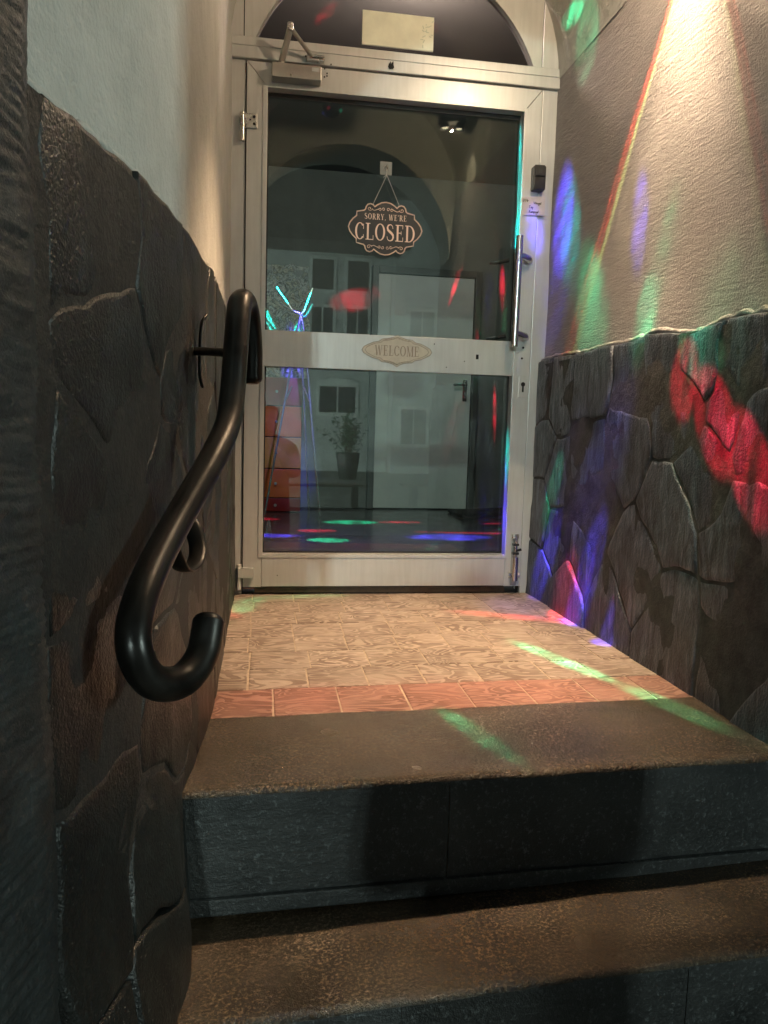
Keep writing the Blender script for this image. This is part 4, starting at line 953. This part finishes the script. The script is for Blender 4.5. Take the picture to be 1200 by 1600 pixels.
# second projector, added unseen on the room ceiling for the interior colour patches
IP = Vector((.75, .42, 2.52))
ip = thing('party_projector', 'added unseen party light projector on the ceiling of the room behind the glass', 'projector', IP)
b = MB(); b.lathe([(.001, .08), (.05, .08), (.055, .0), (.05, -.03), (.03, -.055), (.001, -.065)], IP, 20); b.build('dome', 'black_plastic', ip)
for k_, mt in enumerate(('lens_green', 'lens_red', 'lens_blue')):
    a_ = k_*2.1+.5; c = IP+Vector((.047*math.cos(a_), .047*math.sin(a_), -.03)); b = MB(); b.disc(c, .010, 'z', 12, .012); b.build('lens', mt, ip)
src = IP+Vector((0, 0, -.075))
for tg, ax, hw, hl, e, co, bl in [
 ((.70, 2.30, 0), (1, .05, 0), .09, .20, 46, GRN, .3), ((1.05, 2.33, 0), (1, .05, 0), .05, .16, 46, RED, .3), ((.48, 1.45, 0), (1, 0, 0), .09, .13, 46, GRN, .3), ((.44, 1.85, 0), (1, 0, 0), .07, .13, 46, RED, .3),
 ((1.22, 1.60, 0), (1, 0, 0), .16, .30, 60, BLU, .8), ((1.40, 1.80, 0), (1, -.1, 0), .03, .38, 46, RED, .3), ((.14, 1.62, 0), (1, 0, 0), .09, .22, 60, BLU, .8), ((.12, 2.45, 0), (1, 0, 0), .06, .12, 50, RED, .4), ((1.78, 2.3, 0), (1, 0, 0), .03, .16, 40, RED, .3), ((1.75, 2.0, 0), (1, 0, 0), .04, .10, 30, GRN, .3),
 ((.9, 1.5, 0), (1, 0, 0), .8, 1.2, 2.5, (.5, .3, 1), 1),
 ((.36, 2.7, 1.25), (0, 0, 1), .07, .36, 20, BLU, .9), ((.36, 2.7, .70), (0, 0, 1), .25, .5, 5, BLU, 1), ((.22, 2.7, 1.58), (-.5, 0, 1), .03, .10, 50, TEAL, .4), ((.41, 2.7, 1.50), (.3, 0, 1), .03, .10, 50, TEAL, .4),
 ((.80, 3.25, 1.64), (1, 0, .2), .10, .22, 9, RED, 1), ((1.60, 3.2, 1.80), (.3, 0, 1), .02, .2, 7, RED, .9), ((2.0, 3.25, 1.80), VT, .025, .20, 15, RED, .8), ((1.98, 3.25, .8), VT, .016, .25, 15, RED, .8), ((1.79, 3.17, 1.30), VT, .016, .16, 15, RED, .8)]:
    beam(src, tg, ax, hw, hl, e*P_DISCO, co, bl, ip)
d = bpy.data.lights.new('room_fill', 'POINT'); d.energy = P_ROOM; d.color = (1, .95, .86); d.shadow_soft_size = .05  # fill light added to lift the dim room behind the glass
o = bpy.data.objects.new('room_fill', d); COL.objects.link(o); o.location = IP+Vector((0, .1, -.12)); adopt(o, ip)

# street lamps behind the viewer
def street_lamp(x, y, h, power, label, col, size=.14):
    t = thing('street_lamp', label, 'street lamp', (x, y, STREET), 'street lamps')
    b = MB(); b.tube([(x, y, STREET), (x, y, STREET+1.0), (x, y, STREET+h)], [.07, .05, .04], 14); b.build('post', 'post_metal', t)
    b = MB(); b.lathe([(.09, -.02), (.16, .22), (.05, .30), (.001, .31)], (x, y, STREET+h+.12), 16); b.build('hood', 'post_metal', t)
    b = MB(); b.lathe([(.001, 0), (.10, .0), (.13, .10), (.10, .12)], (x, y, STREET+h), 16); b.build('lamp_glass', 'lamp_white', t)
    d = bpy.data.lights.new('street_light', 'POINT'); d.energy = power; d.color = col; d.shadow_soft_size = size
    o = bpy.data.objects.new('street_light', d); COL.objects.link(o); o.location = (x, y, STREET+h-.16); adopt(o, t)
street_lamp(-2.4, -14.5, 4.2, P_STREET_A, 'tall street lamp on the paving left of the benches', (.80, 1.0, .95))
street_lamp(8.0, -6.5, 3.8, P_STREET_B, 'tall street lamp on the paving right of the benches', (.80, 1.0, .93), .45)

fl = thing('fill_light', 'low unseen lamp on a short post added to brighten the pale house', 'fill_light', (-3.2, -18.5, STREET))  # added lamp, out of view, brightens the houses mirrored in the glass
b = MB(); b.tube([(-3.2, -18.5, STREET), (-3.2, -18.5, STREET+.7)], .03, 10); b.build('post', 'post_metal', fl)
b = MB(); b.box(-3.35, -3.05, -18.56, -18.42, STREET+.68, STREET+.92, .01); b.build('head', 'post_metal', fl)
b = MB(); b.box(-3.32, -3.08, -18.575, -18.562, STREET+.71, STREET+.89); b.build('lamp_glass', 'lamp_white', fl)
spot('house_fill', (-3.2, -18.62, STREET+.8), (4.0, -25.0, 2.2), 3600, (.85, 1.0, .95), 130, .6, fl, .06)

# ------------------------------------------------------------------ the person taking the picture: only a shadow on the risers and a dark shape in the glass
def skin(name, nodes, edges, mat, parent=None, root=0, sub=2):
    me = bpy.data.meshes.new(name); me.from_pydata([n_[0] for n_ in nodes], edges, [])
    o = bpy.data.objects.new(name, me); COL.objects.link(o)
    m1 = o.modifiers.new('skin', 'SKIN'); m1.use_smooth_shade = True; m2 = o.modifiers.new('sub', 'SUBSURF'); m2.levels = sub; m2.render_levels = sub
    if not me.skin_vertices: me.skin_vertices.new() if hasattr(me.skin_vertices, 'new') else None
    for i, n_ in enumerate(nodes):
        sv = me.skin_vertices[0].data[i]; sv.radius = n_[1]; sv.use_root = i == root
    bpy.context.view_layer.update(); dg = bpy.context.evaluated_depsgraph_get()
    m3 = bpy.data.meshes.new_from_object(o.evaluated_get(dg)); bpy.data.objects.remove(o); m3.materials.clear(); m3.materials.append(MATS[mat])
    for p_ in m3.polygons: p_.use_smooth = True
    return link(name, m3, parent)
simple('cloth_dark', (.020, .021, .024), .9, 0, .2, 30); simple('skin_tone', (.42, .27, .20), .55); simple('hair_dark', (.02, .014, .01), .6)
px, py, G = .16, -3.42, STREET
pe = thing('person', 'person in dark jacket and trousers holding up a phone at the foot of the steps', 'person', (px, py, G))
ND = [((px, py, G+.93), (.15, .11)), ((px, py, G+1.10), (.17, .12)), ((px, py+.01, G+1.30), (.185, .12)), ((px, py+.02, G+1.42), (.10, .08)), ((px, py+.03, G+1.50), (.05, .05)),
      ((px-.09, py, G+.86), (.095, .095)), ((px-.11, py+.03, G+.50), (.065, .065)), ((px-.12, py-.02, G+.09), (.042, .045)), ((px-.12, py+.14, G+.045), (.042, .035)),
      ((px+.09, py, G+.86), (.095, .095)), ((px+.11, py+.03, G+.50), (.065, .065)), ((px+.12, py-.02, G+.09), (.042, .045)), ((px+.13, py+.14, G+.045), (.042, .035)),
      ((px-.19, py+.02, G+1.38), (.065, .065)), ((px-.19, py+.10, G+1.16), (.06, .06)), ((px-.12, py+.33, G+1.36), (.036, .036)),
      ((px+.19, py+.02, G+1.38), (.065, .065)), ((px+.20, py+.10, G+1.16), (.06, .06)), ((px+.07, py+.33, G+1.36), (.036, .036))]
ED = [(0, 1), (1, 2), (2, 3), (3, 4), (0, 5), (5, 6), (6, 7), (7, 8), (0, 9), (9, 10), (10, 11), (11, 12), (3, 13), (13, 14), (14, 15), (3, 16), (16, 17), (17, 18)]
skin('clothing', ND, ED, 'cloth_dark', pe)
HD = [((px, py+.03, G+1.47), (.048, .052)), ((px, py+.05, G+1.555), (.062, .072)), ((px, py+.045, G+1.64), (.076, .092)), ((px, py+.03, G+1.70), (.055, .065)), ((px, py+.145, G+1.60), (.012, .014))]
skin('head', HD, [(0, 1), (1, 2), (2, 3), (1, 4)], 'skin_tone', pe)
skin('hair', [((px, py-.01, G+1.58), (.07, .05)), ((px, py+.0, G+1.66), (.083, .075)), ((px, py+.035, G+1.72), (.066, .072))], [(0, 1), (1, 2)], 'hair_dark', pe)
for sx in (-1, 1):
    hx = .0975+sx*.062; wr_ = Vector((px-.12, py+.33, G+1.36)) if sx < 0 else Vector((px+.07, py+.33, G+1.36))
    nd = [(tuple(wr_), (.028, .024)), ((hx, -2.995, G+1.43), (.036, .022)), ((hx, -2.985, G+1.47), (.034, .018))]; ed = [(0, 1), (1, 2)]
    for f_ in range(4):
        z = G+1.44+f_*.021; i0 = len(nd); nd += [((hx, -2.968, z), (.0088, .0088)), ((hx-sx*.012, -2.962, z+.004), (.0085, .0085)), ((hx-sx*.028, -2.960, z+.006), (.0078, .0078))]; ed += [(2 if f_ > 1 else 1, i0), (i0, i0+1), (i0+1, i0+2)]
    i0 = len(nd); nd += [((hx-sx*.012, -3.000, G+1.475), (.010, .010)), ((hx-sx*.030, -2.992, G+1.50), (.0088, .0088))]; ed += [(1, i0), (i0, i0+1)]
    skin('hand', nd, ed, 'skin_tone', pe)
phn = thing('phone', 'dark phone held up by the person at the foot of the steps', 'phone', (.0973, -2.97, .55))
b = MB(); b.box(.058, .137, -2.982, -2.972, .505, .668, .003); b.build('body', 'black_plastic', phn)
